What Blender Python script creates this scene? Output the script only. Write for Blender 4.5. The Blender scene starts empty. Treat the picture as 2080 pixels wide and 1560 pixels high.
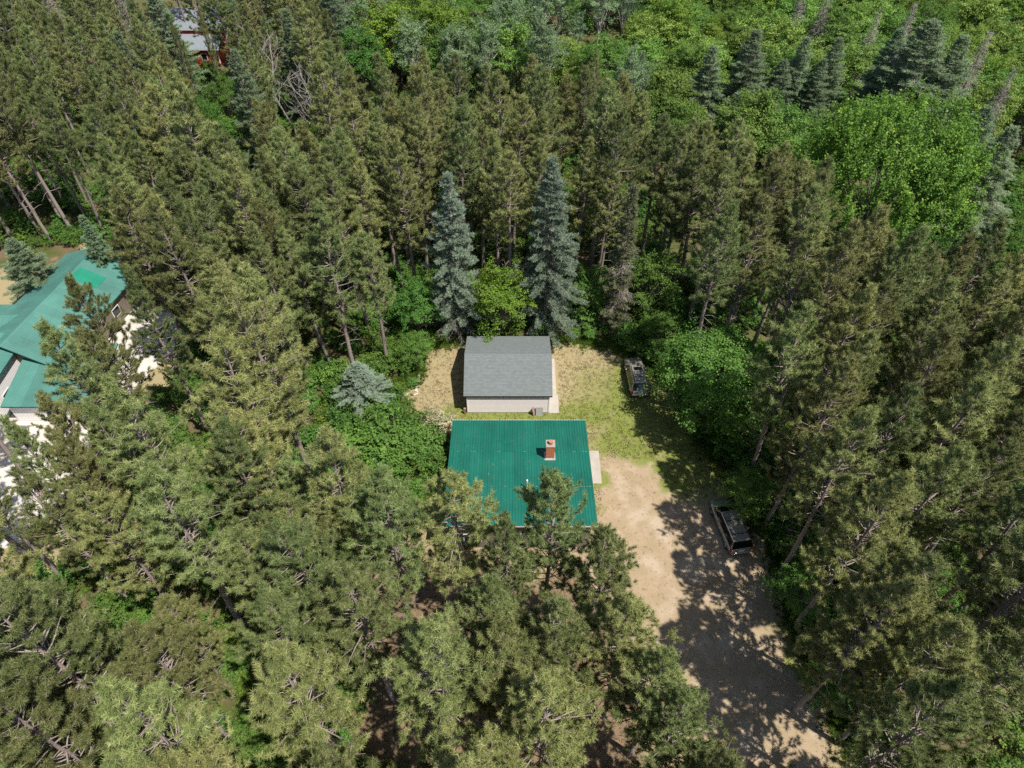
import bpy, bmesh, math, random
import numpy as np
from mathutils import Vector, Matrix

# ------------------------------------------------------------------ camera, world, sun, exposure
sc = bpy.context.scene
COL = sc.collection
CAM_H, PITCH, FPX = 53.0, math.radians(48), 1444.0
cam_d = bpy.data.cameras.new('camera'); cam = bpy.data.objects.new('camera', cam_d); COL.objects.link(cam)
cam_d.sensor_fit = 'HORIZONTAL'; cam_d.sensor_width = 36; cam_d.lens = 36 * FPX / 2080
cam_d.clip_start = 0.5; cam_d.clip_end = 3000
cam.location = (0, 0, CAM_H); cam.rotation_euler = (math.radians(90) - PITCH, 0, 0)
sc.camera = cam
SUNV = Vector((0.40, -0.31, 1.0)).normalized()
wd = bpy.data.worlds.new('World'); sc.world = wd; wd.use_nodes = True
nt = wd.node_tree; bg = nt.nodes['Background']
sky = nt.nodes.new('ShaderNodeTexSky'); sky.sky_type = 'NISHITA'; sky.sun_disc = False
sky.sun_elevation = math.asin(SUNV.z); sky.sun_rotation = math.atan2(SUNV.x, SUNV.y)
nt.links.new(sky.outputs[0], bg.inputs[0]); bg.inputs[1].default_value = 0.08
sd = bpy.data.lights.new('sun', 'SUN'); sd.energy = 4.6; sd.angle = math.radians(0.53); sd.color = (1.0, 0.955, 0.88)
sun = bpy.data.objects.new('sun', sd); COL.objects.link(sun); sun.location = (60, -45, 120)
sun.rotation_euler = SUNV.to_track_quat('Z', 'Y').to_euler()
vs = sc.view_settings; vs.view_transform = 'Standard'; vs.look = 'None'; vs.exposure = 0.58; vs.gamma = 1; vs.use_curve_mapping = False
cy = sc.cycles; cy.max_bounces = 6; cy.diffuse_bounces = 3; cy.glossy_bounces = 3; cy.transmission_bounces = 4
cy.caustics_reflective = False; cy.caustics_refractive = False; cy.use_denoising = False

R = random.Random(7)
NR = np.random.default_rng(11)
_c, _s = math.cos(PITCH), math.sin(PITCH)
def G(px, py, z=0.0):
    """the point of the plane at height z that a photo pixel looks at"""
    u, v = (px - 1040) / FPX, (py - 780) / FPX
    t = (CAM_H - z) / (_s + v * _c)
    return Vector((u * t, (_c - v * _s) * t, z))
def PX(x, y, z):
    d = y * _c + (CAM_H - z) * _s
    return 1040 + FPX * x / d, 780 + FPX * (-y * _s + (CAM_H - z) * _c) / d, d
def inside(poly, x, y):
    r = False; j = len(poly) - 1
    for i in range(len(poly)):
        xi, yi = poly[i]; xj, yj = poly[j]
        if (yi > y) != (yj > y) and x < (xj - xi) * (y - yi) / (yj - yi) + xi: r = not r
        j = i
    return r
def interp(tab, x):
    return float(np.interp(x, [a for a, b in tab], [b for a, b in tab]))

# ------------------------------------------------------------------ materials
def new_mat(name):
    m = bpy.data.materials.new(name); m.use_nodes = True
    n = m.node_tree.nodes; return m, n, m.node_tree.links, n['Principled BSDF']
def N(n, t, **kw):
    x = n.new(t)
    for k, v in kw.items():
        if k.startswith('i_'): x.inputs[k[2:].replace('_', ' ')].default_value = v
        else: setattr(x, k, v)
    return x
def ramp(n, stops):
    r = n.new('ShaderNodeValToRGB'); e = r.color_ramp.elements
    while len(e) < len(stops): e.new(0.5)
    for a, (p, c) in zip(e, stops): a.position = p; a.color = (*c, 1)
    return r
def plain(name, col, rough=0.6, metal=0.0, spec=0.5, noise=0.0, nscale=4.0, bump=0.0, bscale=30, coat=0.0, objvar=0.0):
    m, n, l, b = new_mat(name)
    b.inputs['Roughness'].default_value = rough; b.inputs['Metallic'].default_value = metal
    b.inputs['Specular IOR Level'].default_value = spec; b.inputs['Coat Weight'].default_value = coat
    b.inputs['Base Color'].default_value = (*col, 1)
    tc = N(n, 'ShaderNodeTexCoord')
    if noise or objvar:
        nz = N(n, 'ShaderNodeTexNoise', i_Scale=nscale, i_Detail=6.0, i_Roughness=0.65); l.new(tc.outputs['Object'], nz.inputs['Vector'])
        hs = N(n, 'ShaderNodeHueSaturation'); hs.inputs['Color'].default_value = (*col, 1)
        mr = N(n, 'ShaderNodeMapRange'); mr.inputs['To Min'].default_value = 1 - noise; mr.inputs['To Max'].default_value = 1 + noise
        mr.inputs['From Min'].default_value = 0.25; mr.inputs['From Max'].default_value = 0.75
        l.new(nz.outputs['Fac'], mr.inputs['Value'])
        if objvar:
            oi = N(n, 'ShaderNodeObjectInfo'); m2 = N(n, 'ShaderNodeMapRange'); m2.inputs['To Min'].default_value = 1 - objvar; m2.inputs['To Max'].default_value = 1 + objvar
            l.new(oi.outputs['Random'], m2.inputs['Value']); mu = N(n, 'ShaderNodeMath', operation='MULTIPLY')
            l.new(mr.outputs[0], mu.inputs[0]); l.new(m2.outputs[0], mu.inputs[1]); l.new(mu.outputs[0], hs.inputs['Value'])
        else: l.new(mr.outputs[0], hs.inputs['Value'])
        l.new(hs.outputs[0], b.inputs['Base Color'])
    if bump:
        n2 = N(n, 'ShaderNodeTexNoise', i_Scale=bscale, i_Detail=4.0); l.new(tc.outputs['Object'], n2.inputs['Vector'])
        bp = N(n, 'ShaderNodeBump', i_Strength=bump, i_Distance=0.03); l.new(n2.outputs['Fac'], bp.inputs['Height']); l.new(bp.outputs[0], b.inputs['Normal'])
    return m
def leaf_mat(name, dark, light, tip=None, trans=0.35, rough=0.55, hue=0.012, val=0.16, spec=0.25):
    """foliage: colour varies leaf by leaf (attribute v) and plant by plant"""
    m, n, l, b = new_mat(name)
    at = N(n, 'ShaderNodeAttribute', attribute_name='v')
    st = [(0.0, dark), (0.8 if tip else 1.0, light)] + ([(1.0, tip)] if tip else [])
    rp = ramp(n, st); l.new(at.outputs['Fac'], rp.inputs[0])
    oi = N(n, 'ShaderNodeObjectInfo')
    m1 = N(n, 'ShaderNodeMapRange'); m1.inputs['To Min'].default_value = 0.5 - hue; m1.inputs['To Max'].default_value = 0.5 + hue; l.new(oi.outputs['Random'], m1.inputs['Value'])
    mm = N(n, 'ShaderNodeMath', operation='MULTIPLY_ADD'); mm.inputs[1].default_value = 7.31; mm.inputs[2].default_value = 0.37
    fr = N(n, 'ShaderNodeMath', operation='FRACT'); l.new(oi.outputs['Random'], mm.inputs[0]); l.new(mm.outputs[0], fr.inputs[0])
    m2 = N(n, 'ShaderNodeMapRange'); m2.inputs['To Min'].default_value = 1 - val; m2.inputs['To Max'].default_value = 1 + val; l.new(fr.outputs[0], m2.inputs['Value'])
    hs = N(n, 'ShaderNodeHueSaturation'); l.new(rp.outputs[0], hs.inputs['Color']); l.new(m1.outputs[0], hs.inputs['Hue']); l.new(m2.outputs[0], hs.inputs['Value'])
    l.new(hs.outputs[0], b.inputs['Base Color']); b.inputs['Roughness'].default_value = rough; b.inputs['Specular IOR Level'].default_value = spec
    tr = N(n, 'ShaderNodeBsdfTranslucent'); l.new(hs.outputs[0], tr.inputs[0])
    mx = N(n, 'ShaderNodeMixShader'); mx.inputs[0].default_value = trans
    l.new(b.outputs[0], mx.inputs[1]); l.new(tr.outputs[0], mx.inputs[2]); l.new(mx.outputs[0], n['Material Output'].inputs[0])
    return m
M = {}
M['pine'] = leaf_mat('pine_needles', (0.095, 0.125, 0.032), (0.325, 0.365, 0.135), (0.50, 0.46, 0.21), trans=0.32, rough=0.5, spec=0.35, hue=0.026, val=0.30)
M['spruce'] = leaf_mat('blue_spruce_needles', (0.125, 0.190, 0.130), (0.330, 0.412, 0.300), (0.42, 0.45, 0.29), trans=0.25)
M['gspruce'] = leaf_mat('green_spruce_needles', (0.130, 0.200, 0.105), (0.300, 0.395, 0.225), trans=0.25, hue=0.02)
M['tired'] = leaf_mat('tired_spruce_needles', (0.13, 0.15, 0.075), (0.28, 0.30, 0.155), trans=0.25)
M['leaf'] = leaf_mat('green_leaves', (0.070, 0.155, 0.028), (0.195, 0.350, 0.068), trans=0.42, hue=0.02, val=0.22)
M['thicket'] = leaf_mat('thicket_leaves', (0.085, 0.175, 0.030), (0.245, 0.385, 0.080), (0.36, 0.44, 0.12), trans=0.42, hue=0.02, val=0.22)
M['layer'] = leaf_mat('layered_leaves', (0.075, 0.175, 0.032), (0.215, 0.390, 0.080), trans=0.45, hue=0.002, val=0.03)
M['maple'] = leaf_mat('maple_leaves', (0.070, 0.165, 0.026), (0.195, 0.350, 0.052), (0.46, 0.58, 0.10), trans=0.45, hue=0.002, val=0.03)
M['yleaf'] = leaf_mat('yellow_green_leaves', (0.095, 0.185, 0.022), (0.245, 0.375, 0.050), (0.36, 0.36, 0.06), trans=0.42)
M['aspen'] = leaf_mat('aspen_leaves', (0.130, 0.210, 0.095), (0.300, 0.410, 0.215), trans=0.40)
M['flower'] = leaf_mat('pale_blossom', (0.16, 0.20, 0.08), (0.62, 0.56, 0.36), (0.80, 0.72, 0.50), trans=0.3)
M['weed'] = leaf_mat('weeds', (0.085, 0.155, 0.022), (0.200, 0.310, 0.050), trans=0.4, hue=0.02, val=0.25)
M['lawn'] = leaf_mat('lawn_blades', (0.11, 0.145, 0.03), (0.24, 0.26, 0.075), trans=0.3, val=0.2)
M['straw'] = leaf_mat('dry_grass', (0.18, 0.15, 0.07), (0.36, 0.30, 0.16), trans=0.3, val=0.2)
M['bark'] = plain('pine_bark', (0.300, 0.245, 0.220), 0.9, noise=0.45, nscale=9, bump=0.7, bscale=22, spec=0.1, objvar=0.15)
M['deadwood'] = plain('dead_twigs', (0.275, 0.250, 0.225), 0.9, noise=0.3, nscale=5, spec=0.1, objvar=0.12)
M['lbark'] = plain('grey_bark', (0.20, 0.18, 0.15), 0.9, noise=0.4, nscale=7, bump=0.5, spec=0.1)
M['birch'] = plain('pale_bark', (0.55, 0.52, 0.46), 0.8, noise=0.3, nscale=6, spec=0.1)
M['white'] = plain('white_paint', (0.80, 0.80, 0.78), 0.5, noise=0.05)
M['concrete'] = plain('concrete', (0.37, 0.335, 0.29), 0.9, noise=0.16, nscale=1.6, bump=0.3, bscale=18)
M['bright'] = plain('pale_concrete', (0.53, 0.485, 0.43), 0.9, noise=0.22, nscale=0.7, bump=0.2)
M['wood'] = plain('weathered_wood', (0.26, 0.17, 0.10), 0.85, noise=0.3, nscale=8, bump=0.4)
M['stone'] = plain('garden_stone', (0.45, 0.40, 0.35), 0.9, noise=0.3, nscale=6, bump=0.5, objvar=0.25)
M['galv'] = plain('galvanised', (0.55, 0.55, 0.54), 0.5, 0.6, noise=0.15, nscale=5)
M['dark'] = plain('dark_trim', (0.025, 0.028, 0.030), 0.5)
M['glass'] = plain('tinted_glass', (0.008, 0.010, 0.012), 0.06, spec=0.7)
M['pewter'] = plain('pewter_paint', (0.35, 0.33, 0.275), 0.28, 0.5, coat=0.8, noise=0.04)
M['goldtan'] = plain('tan_paint', (0.46, 0.42, 0.365), 0.20, 0.55, coat=1.0, noise=0.04)
M['roofsilver'] = plain('sky_lit_roof_paint', (0.36, 0.37, 0.38), 0.25, 0.6, coat=0.7)
M['tyre'] = plain('tyre', (0.02, 0.02, 0.02), 0.85, noise=0.2)
M['chrome'] = plain('chrome', (0.7, 0.7, 0.72), 0.15, 1.0)
M['redlamp'] = plain('red_lamp', (0.35, 0.015, 0.01), 0.2, coat=0.5)
M['clearlamp'] = plain('clear_lamp', (0.75, 0.75, 0.72), 0.12, coat=0.5)
M['barnred'] = plain('red_siding', (0.42, 0.020, 0.016), 0.6, noise=0.12, nscale=3)
M['tin'] = plain('grey_tin_roof', (0.27, 0.30, 0.33), 0.45, 0.3, noise=0.15, nscale=1.2)
M['fascia_green'] = plain('dark_green_trim', (0.012, 0.085, 0.062), 0.45)
M['brownwall'] = plain('brown_plank_wall', (0.17, 0.135, 0.105), 0.85, noise=0.2)
M['pvc'] = plain('white_vent_pipe', (0.82, 0.82, 0.82), 0.4)
M['flue'] = plain('clay_flue', (0.42, 0.17, 0.09), 0.85, noise=0.2, nscale=10)
M['mortar'] = plain('mortar', (0.30, 0.26, 0.23), 0.95, noise=0.2, nscale=14)
M['brick'] = plain('brick', (0.50, 0.175, 0.085), 0.9, noise=0.35, nscale=7)
M['litter'] = plain('fallen_needles', (0.105, 0.105, 0.060), 0.95, noise=0.4, nscale=3)
M['board'] = plain('grey_board', (0.30, 0.25, 0.21), 0.9, noise=0.2)
M['mesh'] = plain('insect_screen', (0.28, 0.30, 0.27), 0.8)

def roof_metal(name, col, stain):
    m, n, l, b = new_mat(name)
    g = N(n, 'ShaderNodeNewGeometry')
    n1 = N(n, 'ShaderNodeTexNoise', i_Scale=0.35, i_Detail=5.0, i_Roughness=0.6); l.new(g.outputs['Position'], n1.inputs['Vector'])
    r1 = ramp(n, [(0.3, tuple(c * 0.82 for c in col)), (0.7, tuple(c * 1.16 for c in col))]); l.new(n1.outputs['Fac'], r1.inputs[0])
    mp = N(n, 'ShaderNodeMapping'); mp.inputs['Scale'].default_value = (2.6, 1.5, 1.5); l.new(g.outputs['Position'], mp.inputs['Vector'])
    n2 = N(n, 'ShaderNodeTexNoise', i_Scale=1.2, i_Detail=8.0, i_Roughness=0.75); l.new(mp.outputs[0], n2.inputs['Vector'])
    r2 = ramp(n, [(0.62, (0, 0, 0)), (0.70, (1, 1, 1))]); l.new(n2.outputs['Fac'], r2.inputs[0])
    ms = N(n, 'ShaderNodeMath', operation='MULTIPLY'); ms.inputs[1].default_value = stain; l.new(r2.outputs[0], ms.inputs[0])
    mx = N(n, 'ShaderNodeMix', data_type='RGBA'); l.new(ms.outputs[0], mx.inputs[0]); l.new(r1.outputs[0], mx.inputs[6]); mx.inputs[7].default_value = (0.22, 0.25, 0.17, 1)
    mp3 = N(n, 'ShaderNodeMapping'); mp3.inputs['Scale'].default_value = (5.0, 0.35, 0.35); l.new(g.outputs['Position'], mp3.inputs['Vector'])
    n3 = N(n, 'ShaderNodeTexNoise', i_Scale=1.0, i_Detail=6.0, i_Roughness=0.7); l.new(mp3.outputs[0], n3.inputs['Vector']); r3 = ramp(n, [(0.42, (0, 0, 0)), (0.75, (1, 1, 1))]); l.new(n3.outputs['Fac'], r3.inputs[0])
    m3 = N(n, 'ShaderNodeMath', operation='MULTIPLY'); m3.inputs[1].default_value = 0.35; l.new(r3.outputs[0], m3.inputs[0]); mx3 = N(n, 'ShaderNodeMix', data_type='RGBA'); l.new(m3.outputs[0], mx3.inputs[0]); l.new(mx.outputs[2], mx3.inputs[6]); mx3.inputs[7].default_value = (*[c * 0.75 + 0.05 for c in col], 1)
    mx = mx3
    oi = N(n, 'ShaderNodeObjectInfo'); mr = N(n, 'ShaderNodeMapRange'); mr.inputs['To Min'].default_value = 0.92; mr.inputs['To Max'].default_value = 1.08; l.new(oi.outputs['Random'], mr.inputs['Value'])
    hs = N(n, 'ShaderNodeHueSaturation'); l.new(mx.outputs[2], hs.inputs['Color']); l.new(mr.outputs[0], hs.inputs['Value']); l.new(hs.outputs[0], b.inputs['Base Color'])
    b.inputs['Roughness'].default_value = 0.42; b.inputs['Specular IOR Level'].default_value = 0.4
    return m
M['greenroof'] = roof_metal('green_metal_roof', (0.007, 0.122, 0.086), 0.6)
M['tealroof'] = roof_metal('sky_paled_green_metal_roof', (0.075, 0.205, 0.170), 0.10)  # base colour paled and greyed to carry the sky's reflection on the sheets
M['newpatch'] = roof_metal('fresh_green_metal', (0.004, 0.225, 0.130), 0.0)
def shingle_mat():
    m, n, l, b = new_mat('grey_shingles')
    tc = N(n, 'ShaderNodeTexCoord'); br = N(n, 'ShaderNodeTexBrick', i_Scale=1.0)
    br.inputs['Brick Width'].default_value = 0.30; br.inputs['Row Height'].default_value = 0.145; br.inputs['Mortar Size'].default_value = 0.006
    br.inputs['Color1'].default_value = (0.128, 0.146, 0.144, 1); br.inputs['Color2'].default_value = (0.160, 0.181, 0.178, 1); br.inputs['Mortar'].default_value = (0.06, 0.07, 0.07, 1)
    l.new(tc.outputs['UV'], br.inputs['Vector'])
    nz = N(n, 'ShaderNodeTexNoise', i_Scale=1.3, i_Detail=8.0, i_Roughness=0.7); l.new(tc.outputs['Object'], nz.inputs['Vector'])
    mr = N(n, 'ShaderNodeMapRange'); mr.inputs['To Min'].default_value = 0.90; mr.inputs['To Max'].default_value = 1.10; l.new(nz.outputs['Fac'], mr.inputs['Value'])
    hs = N(n, 'ShaderNodeHueSaturation'); l.new(br.outputs['Color'], hs.inputs['Color']); l.new(mr.outputs[0], hs.inputs['Value']); l.new(hs.outputs[0], b.inputs['Base Color'])
    b.inputs['Roughness'].default_value = 0.9; return m
M['shingle'] = shingle_mat()
M['siding'] = plain('pinkish_white_siding', (0.84, 0.78, 0.77), 0.6, noise=0.04, nscale=2)
M['nsiding'] = plain('white_steel_siding', (0.78, 0.76, 0.74), 0.5, noise=0.04, nscale=2)

# ------------------------------------------------------------------ object helpers
def tag(o, label=None, cat=None, group=None, kind=None):
    if label: o['label'] = label
    if cat: o['category'] = cat
    if group: o['group'] = group
    if kind: o['kind'] = kind
    return o
def thing(name, loc, label, cat, group=None, rz=0.0):
    o = bpy.data.objects.new(name, None); COL.objects.link(o); o.empty_display_size = 0.3
    o.location = loc; o.rotation_euler = (0, 0, rz)
    return tag(o, label, cat, group)
def link(name, me, parent=None, mat=None):
    o = bpy.data.objects.new(name, me); COL.objects.link(o); o.parent = parent
    if mat is not None and not me.materials: me.materials.append(mat)
    return o
def mesh_np(name, V, faces, v=None, smooth=False, mats=None, midx=None):
    """mesh from numpy arrays; faces: list of (n,k) index arrays; v: per-face value"""
    me = bpy.data.meshes.new(name); V = np.asarray(V, np.float32)
    me.vertices.add(len(V)); me.vertices.foreach_set('co', V.ravel())
    li = np.concatenate([f.ravel() for f in faces]).astype(np.int32)
    ct = np.concatenate([np.full(len(f), f.shape[1]) for f in faces]).astype(np.int32)
    st = np.concatenate([[0], np.cumsum(ct)[:-1]]).astype(np.int32)
    me.loops.add(len(li)); me.loops.foreach_set('vertex_index', li)
    me.polygons.add(len(ct)); me.polygons.foreach_set('loop_start', st)
    try: me.polygons.foreach_set('loop_total', ct)
    except Exception: pass
    if midx is not None: me.polygons.foreach_set('material_index', np.asarray(midx, np.int32))
    if v is not None:
        a = me.attributes.new('v', 'FLOAT', 'FACE'); a.data.foreach_set('value', np.asarray(v, np.float32))
    for m in mats or []: me.materials.append(m)
    me.update(calc_edges=True)
    me.polygons.foreach_set('use_smooth', np.full(len(ct), smooth)); return me
class MB:
    """collects simple solids into one mesh"""
    def __init__(s): s.V = []; s.F = []
    def add(s, vs, fs):
        k = len(s.V); s.V += [tuple(v) for v in vs]; s.F += [tuple(i + k for i in f) for f in fs]; return s
    def box(s, lo, hi, mat=None):
        (a, b, c), (d, e, f) = lo, hi
        vs = [(a, b, c), (d, b, c), (d, e, c), (a, e, c), (a, b, f), (d, b, f), (d, e, f), (a, e, f)]
        if mat is not None: vs = [mat @ Vector(v) for v in vs]
        return s.add(vs, [(0, 3, 2, 1), (4, 5, 6, 7), (0, 1, 5, 4), (1, 2, 6, 5), (2, 3, 7, 6), (3, 0, 4, 7)])
    def prism(s, quad, dn):
        """four (or more) points extruded by vector dn"""
        n = len(quad); q = [Vector(p) for p in quad]; r = [p + Vector(dn) for p in q]
        return s.add(q + r, [tuple(range(n)), tuple(reversed(range(n, 2 * n)))] + [(i, i + n, (i + 1) % n + n, (i + 1) % n) for i in range(n)])
    def cyl(s, p, q, r0, r1=None, n=10):
        r1 = r0 if r1 is None else r1; p, q = Vector(p), Vector(q); d = (q - p).normalized()
        a = d.orthogonal().normalized(); b = d.cross(a); vs = []
        for (c, r) in ((p, r0), (q, r1)):
            for i in range(n):
                t = 2 * math.pi * i / n; vs.append(c + (a * math.cos(t) + b * math.sin(t)) * r)
        return s.add(vs, [(i, (i + 1) % n, (i + 1) % n + n, i + n) for i in range(n)] + [tuple(reversed(range(n))), tuple(range(n, 2 * n))])
    def loft(s, rings, cap=True):
        n = len(rings[0]); vs = [p for r in rings for p in r]; fs = []
        for k in range(len(rings) - 1):
            for i in range(n): fs.append((k * n + i, k * n + (i + 1) % n, (k + 1) * n + (i + 1) % n, (k + 1) * n + i))
        if cap: fs += [tuple(reversed(range(n))), tuple(range((len(rings) - 1) * n, len(rings) * n))]
        return s.add(vs, fs)
    def mesh(s, name, mat=None, smooth=False):
        me = bpy.data.meshes.new(name); me.from_pydata(s.V, [], s.F)
        bm = bmesh.new(); bm.from_mesh(me); bmesh.ops.recalc_face_normals(bm, faces=bm.faces); bm.to_mesh(me); bm.free()
        if mat: me.materials.append(mat)
        if smooth: me.polygons.foreach_set('use_smooth', [True] * len(me.polygons))
        me.update(); return me
    def build(s, name, mat, parent=None, world=True, smooth=False, bevel=0.0):
        """coordinates are world coordinates when world, else the parent's own"""
        me = s.mesh(name, mat, smooth); o = link(name, me, parent)
        if parent is not None and world: o.matrix_parent_inverse = parent.matrix_basis.inverted()
        if bevel:
            b = o.modifiers.new('bevel', 'BEVEL'); b.width = bevel; b.segments = 2; b.limit_method = 'ANGLE'
        return o

# ------------------------------------------------------------------ ground
YARD = [tuple(G(*p).xy) for p in [(846, 708), (905, 694), (1000, 690), (1125, 684), (1185, 690), (1258, 702), (1330, 752), (1400, 800), (1430, 900), (1500, 985),
        (1570, 1110), (1610, 1250), (1680, 1400), (1760, 1600), (1000, 1600), (700, 1560), (760, 1300), (700, 1180), (880, 1000), (900, 900), (800, 830), (780, 800), (846, 765)]]
DRIVE = [tuple(G(*p).xy) for p in [(1226, 928), (1330, 935), (1345, 985), (1500, 1060), (1560, 1190), (1590, 1320), (1680, 1490), (1720, 1600), (1480, 1600), (1380, 1400), (1300, 1240), (1150, 1250), (1150, 1130), (1215, 1075)]]
PATIO1 = [tuple(G(*p).xy) for p in [(160, 690), (235, 615), (360, 640), (385, 700), (330, 735), (260, 800), (200, 850)]]
PATIO2 = [tuple(G(*p).xy) for p in [(-200, 835), (190, 825), (210, 890), (175, 960), (120, 1030), (60, 1085), (-200, 1240)]]
NYARD = [tuple(G(*p).xy) for p in [(-400, 560), (90, 545), (180, 490), (230, 500), (330, 590), (400, 700), (330, 830), (260, 990), (110, 1180), (60, 1420), (40, 1600), (-500, 1600)]]
def build_ground():
    def axis(lo, hi, step, far):
        a = list(np.arange(lo, hi + 1e-6, step)); e = [step * 1.35 ** k for k in range(1, 40)]
        up = hi + np.cumsum(e); dn = lo - np.cumsum(e)
        return np.array(sorted([x for x in dn if x > -far] + a + [x for x in up if x < far]))
    X = axis(-60, 45, 0.45, 900); Y = axis(8, 76, 0.45, 900)
    gx, gy = np.meshgrid(X, Y); nx, ny = len(X), len(Y)
    V = np.stack([gx.ravel(), gy.ravel(), np.zeros(nx * ny)], 1)
    def pmask(poly, soft):
        P = np.array(poly); x, y = V[:, 0], V[:, 1]; ins = np.zeros(len(V), bool); dist = np.full(len(V), 1e9)
        for i in range(len(P)):
            a, b = P[i - 1], P[i]
            cond = (a[1] > y) != (b[1] > y)
            ins ^= cond & (x < (b[0] - a[0]) * (y - a[1]) / ((b[1] - a[1]) if b[1] != a[1] else 1e-9) + a[0])
            ab = b - a; t = np.clip(((x - a[0]) * ab[0] + (y - a[1]) * ab[1]) / (ab @ ab), 0, 1)
            dist = np.minimum(dist, np.hypot(x - a[0] - t * ab[0], y - a[1] - t * ab[1]))
        sd = np.where(ins, dist, -dist)
        wob = 0.5 * np.sin(x * 1.3 + 2 * np.sin(y * 0.7)) + 0.4 * np.sin(y * 1.9 + x * 0.6) + 0.3 * np.sin(x * 3.1 - y * 2.3)
        return np.clip((sd + wob * soft) / soft * 0.5 + 0.5, 0, 1)
    yard = pmask(YARD, 0.8); drive = pmask(DRIVE, 1.1); nyard = pmask(NYARD, 1.5)
    x, y = V[:, 0], V[:, 1]
    def blob(px, py, rx, ry):
        c = G(px, py); return np.exp(-(((x - c.x) / rx) ** 2 + ((y - c.y) / ry) ** 2))
    green = np.zeros(len(V))
    for p in [(1275, 800, 1.6, 4.5, 1), (1180, 840, 3.5, 1.6, .9), (1020, 846, 6, .8, 1.4), (1260, 900, 3, 1.8, .9), (1390, 960, 3.5, 2.5, 1), (1230, 990, 1.2, 3, .6), (1420, 880, 4, 4, .9), (1200, 780, 2.5, 3, .5), (1330, 850, 3, 5, .7), (1160, 1000, 8, 2, .3), (1190, 690, 3, .9, .9), (925, 835, 1.2, 1.2, .8), (1300, 750, 1.5, 2, .6), (1600, 1330, 1.6, 5, .7)]:
        green += p[4] * blob(*p[:4])
    z = 0.10 * np.sin(x * 0.31 + 1.7) * np.sin(y * 0.27) * (1 - np.clip(yard + nyard, 0, 1))
    V[:, 2] = np.where((np.abs(x) > 200) | (y > 260), 0, z)
    i = np.arange(nx * ny).reshape(ny, nx)
    F = np.stack([i[:-1, :-1].ravel(), i[:-1, 1:].ravel(), i[1:, 1:].ravel(), i[1:, :-1].ravel()], 1)
    me = mesh_np('ground', V, [F], smooth=True)
    a = me.attributes.new('cover', 'FLOAT_COLOR', 'POINT')
    a.data.foreach_set('color', np.stack([np.maximum(yard, nyard), drive, np.clip(green, 0, 1), nyard], 1).astype(np.float32).ravel())
    lit = 1 / (1 + np.exp((y - 27.5 + .8 * np.sin(x * 1.1)) / .8)) / (1 + np.exp((x - 10.5 + (y - 14) * .22 + np.sin(y)) / .7))
    a = me.attributes.new('litter', 'FLOAT', 'POINT'); a.data.foreach_set('value', lit.astype(np.float32))
    m, n, l, b = new_mat('ground_cover')
    at = N(n, 'ShaderNodeAttribute', attribute_name='cover'); sp = N(n, 'ShaderNodeSeparateColor'); l.new(at.outputs['Color'], sp.inputs[0])
    g = N(n, 'ShaderNodeNewGeometry')
    def noise(scale, detail=6.0, rough=0.65):
        t = N(n, 'ShaderNodeTexNoise', i_Scale=scale, i_Detail=detail, i_Roughness=rough); l.new(g.outputs['Position'], t.inputs['Vector']); return t.outputs['Fac']
    def mixc(f, a, bb):
        t = N(n, 'ShaderNodeMix', data_type='RGBA'); l.new(f, t.inputs[0]) if not isinstance(f, float) else None
        for k, q in ((6, a), (7, bb)):
            if isinstance(q, tuple): t.inputs[k].default_value = (*q, 1)
            else: l.new(q, t.inputs[k])
        return t.outputs[2]
    def cr(f, stops):
        t = ramp(n, stops); l.new(f, t.inputs[0]); return t.outputs[0]
    big, mid, fine, grit = noise(0.22), noise(0.9), noise(5.0, 8.0, 0.8), noise(22.0, 4.0, 0.8)
    straw = mixc(fine, (0.225, 0.180, 0.090), (0.375, 0.310, 0.175))
    grass = mixc(fine, (0.10, 0.135, 0.025), (0.235, 0.255, 0.065))
    def math2(op, a, bb):
        t = N(n, 'ShaderNodeMath', operation=op, use_clamp=True)
        for k, q in ((0, a), (1, bb)):
            if isinstance(q, float): t.inputs[k].default_value = q
            else: l.new(q, t.inputs[k])
        return t.outputs[0]
    bgreen = cr(math2('ADD', math2('MULTIPLY', sp.outputs['Blue'], 0.62), math2('MULTIPLY', mid, 0.52)), [(0.36, (0, 0, 0)), (0.72, (1, 1, 1))])
    lawn = mixc(bgreen, straw, grass)
    bare = cr(math2('ADD', math2('MULTIPLY', mid, 0.6), math2('MULTIPLY', fine, 0.4)), [(0.50, (0, 0, 0)), (0.68, (1, 1, 1))])
    lawn = mixc(math2('MULTIPLY', bare, 0.55), lawn, (0.31, 0.225, 0.155))
    sand = mixc(fine, (0.245, 0.172, 0.102), (0.425, 0.325, 0.215))
    sand = mixc(math2('MULTIPLY', cr(grit, [(0.5, (0, 0, 0)), (0.7, (1, 1, 1))]), 0.6), sand, (0.50, 0.43, 0.345))
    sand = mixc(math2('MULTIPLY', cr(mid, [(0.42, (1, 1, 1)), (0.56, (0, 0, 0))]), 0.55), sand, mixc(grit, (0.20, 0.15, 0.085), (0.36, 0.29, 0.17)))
    sand = mixc(math2('MULTIPLY', cr(noise(0.45, 3.0, 0.5), [(0.50, (0, 0, 0)), (0.66, (1, 1, 1))]), 0.45), sand, (0.47, 0.395, 0.305))
    dm = cr(math2('ADD', math2('MULTIPLY', sp.outputs['Green'], 0.7), math2('MULTIPLY', mid, 0.5)), [(0.50, (0, 0, 0)), (0.80, (1, 1, 1))])
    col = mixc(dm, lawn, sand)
    la = N(n, 'ShaderNodeAttribute', attribute_name='litter')
    col = mixc(cr(math2('ADD', math2('MULTIPLY', la.outputs['Fac'], 0.8), math2('MULTIPLY', mid, 0.3)), [(0.55, (0, 0, 0)), (0.85, (1, 1, 1))]), col, mixc(fine, (0.13, 0.085, 0.052), (0.27, 0.195, 0.125)))
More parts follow.
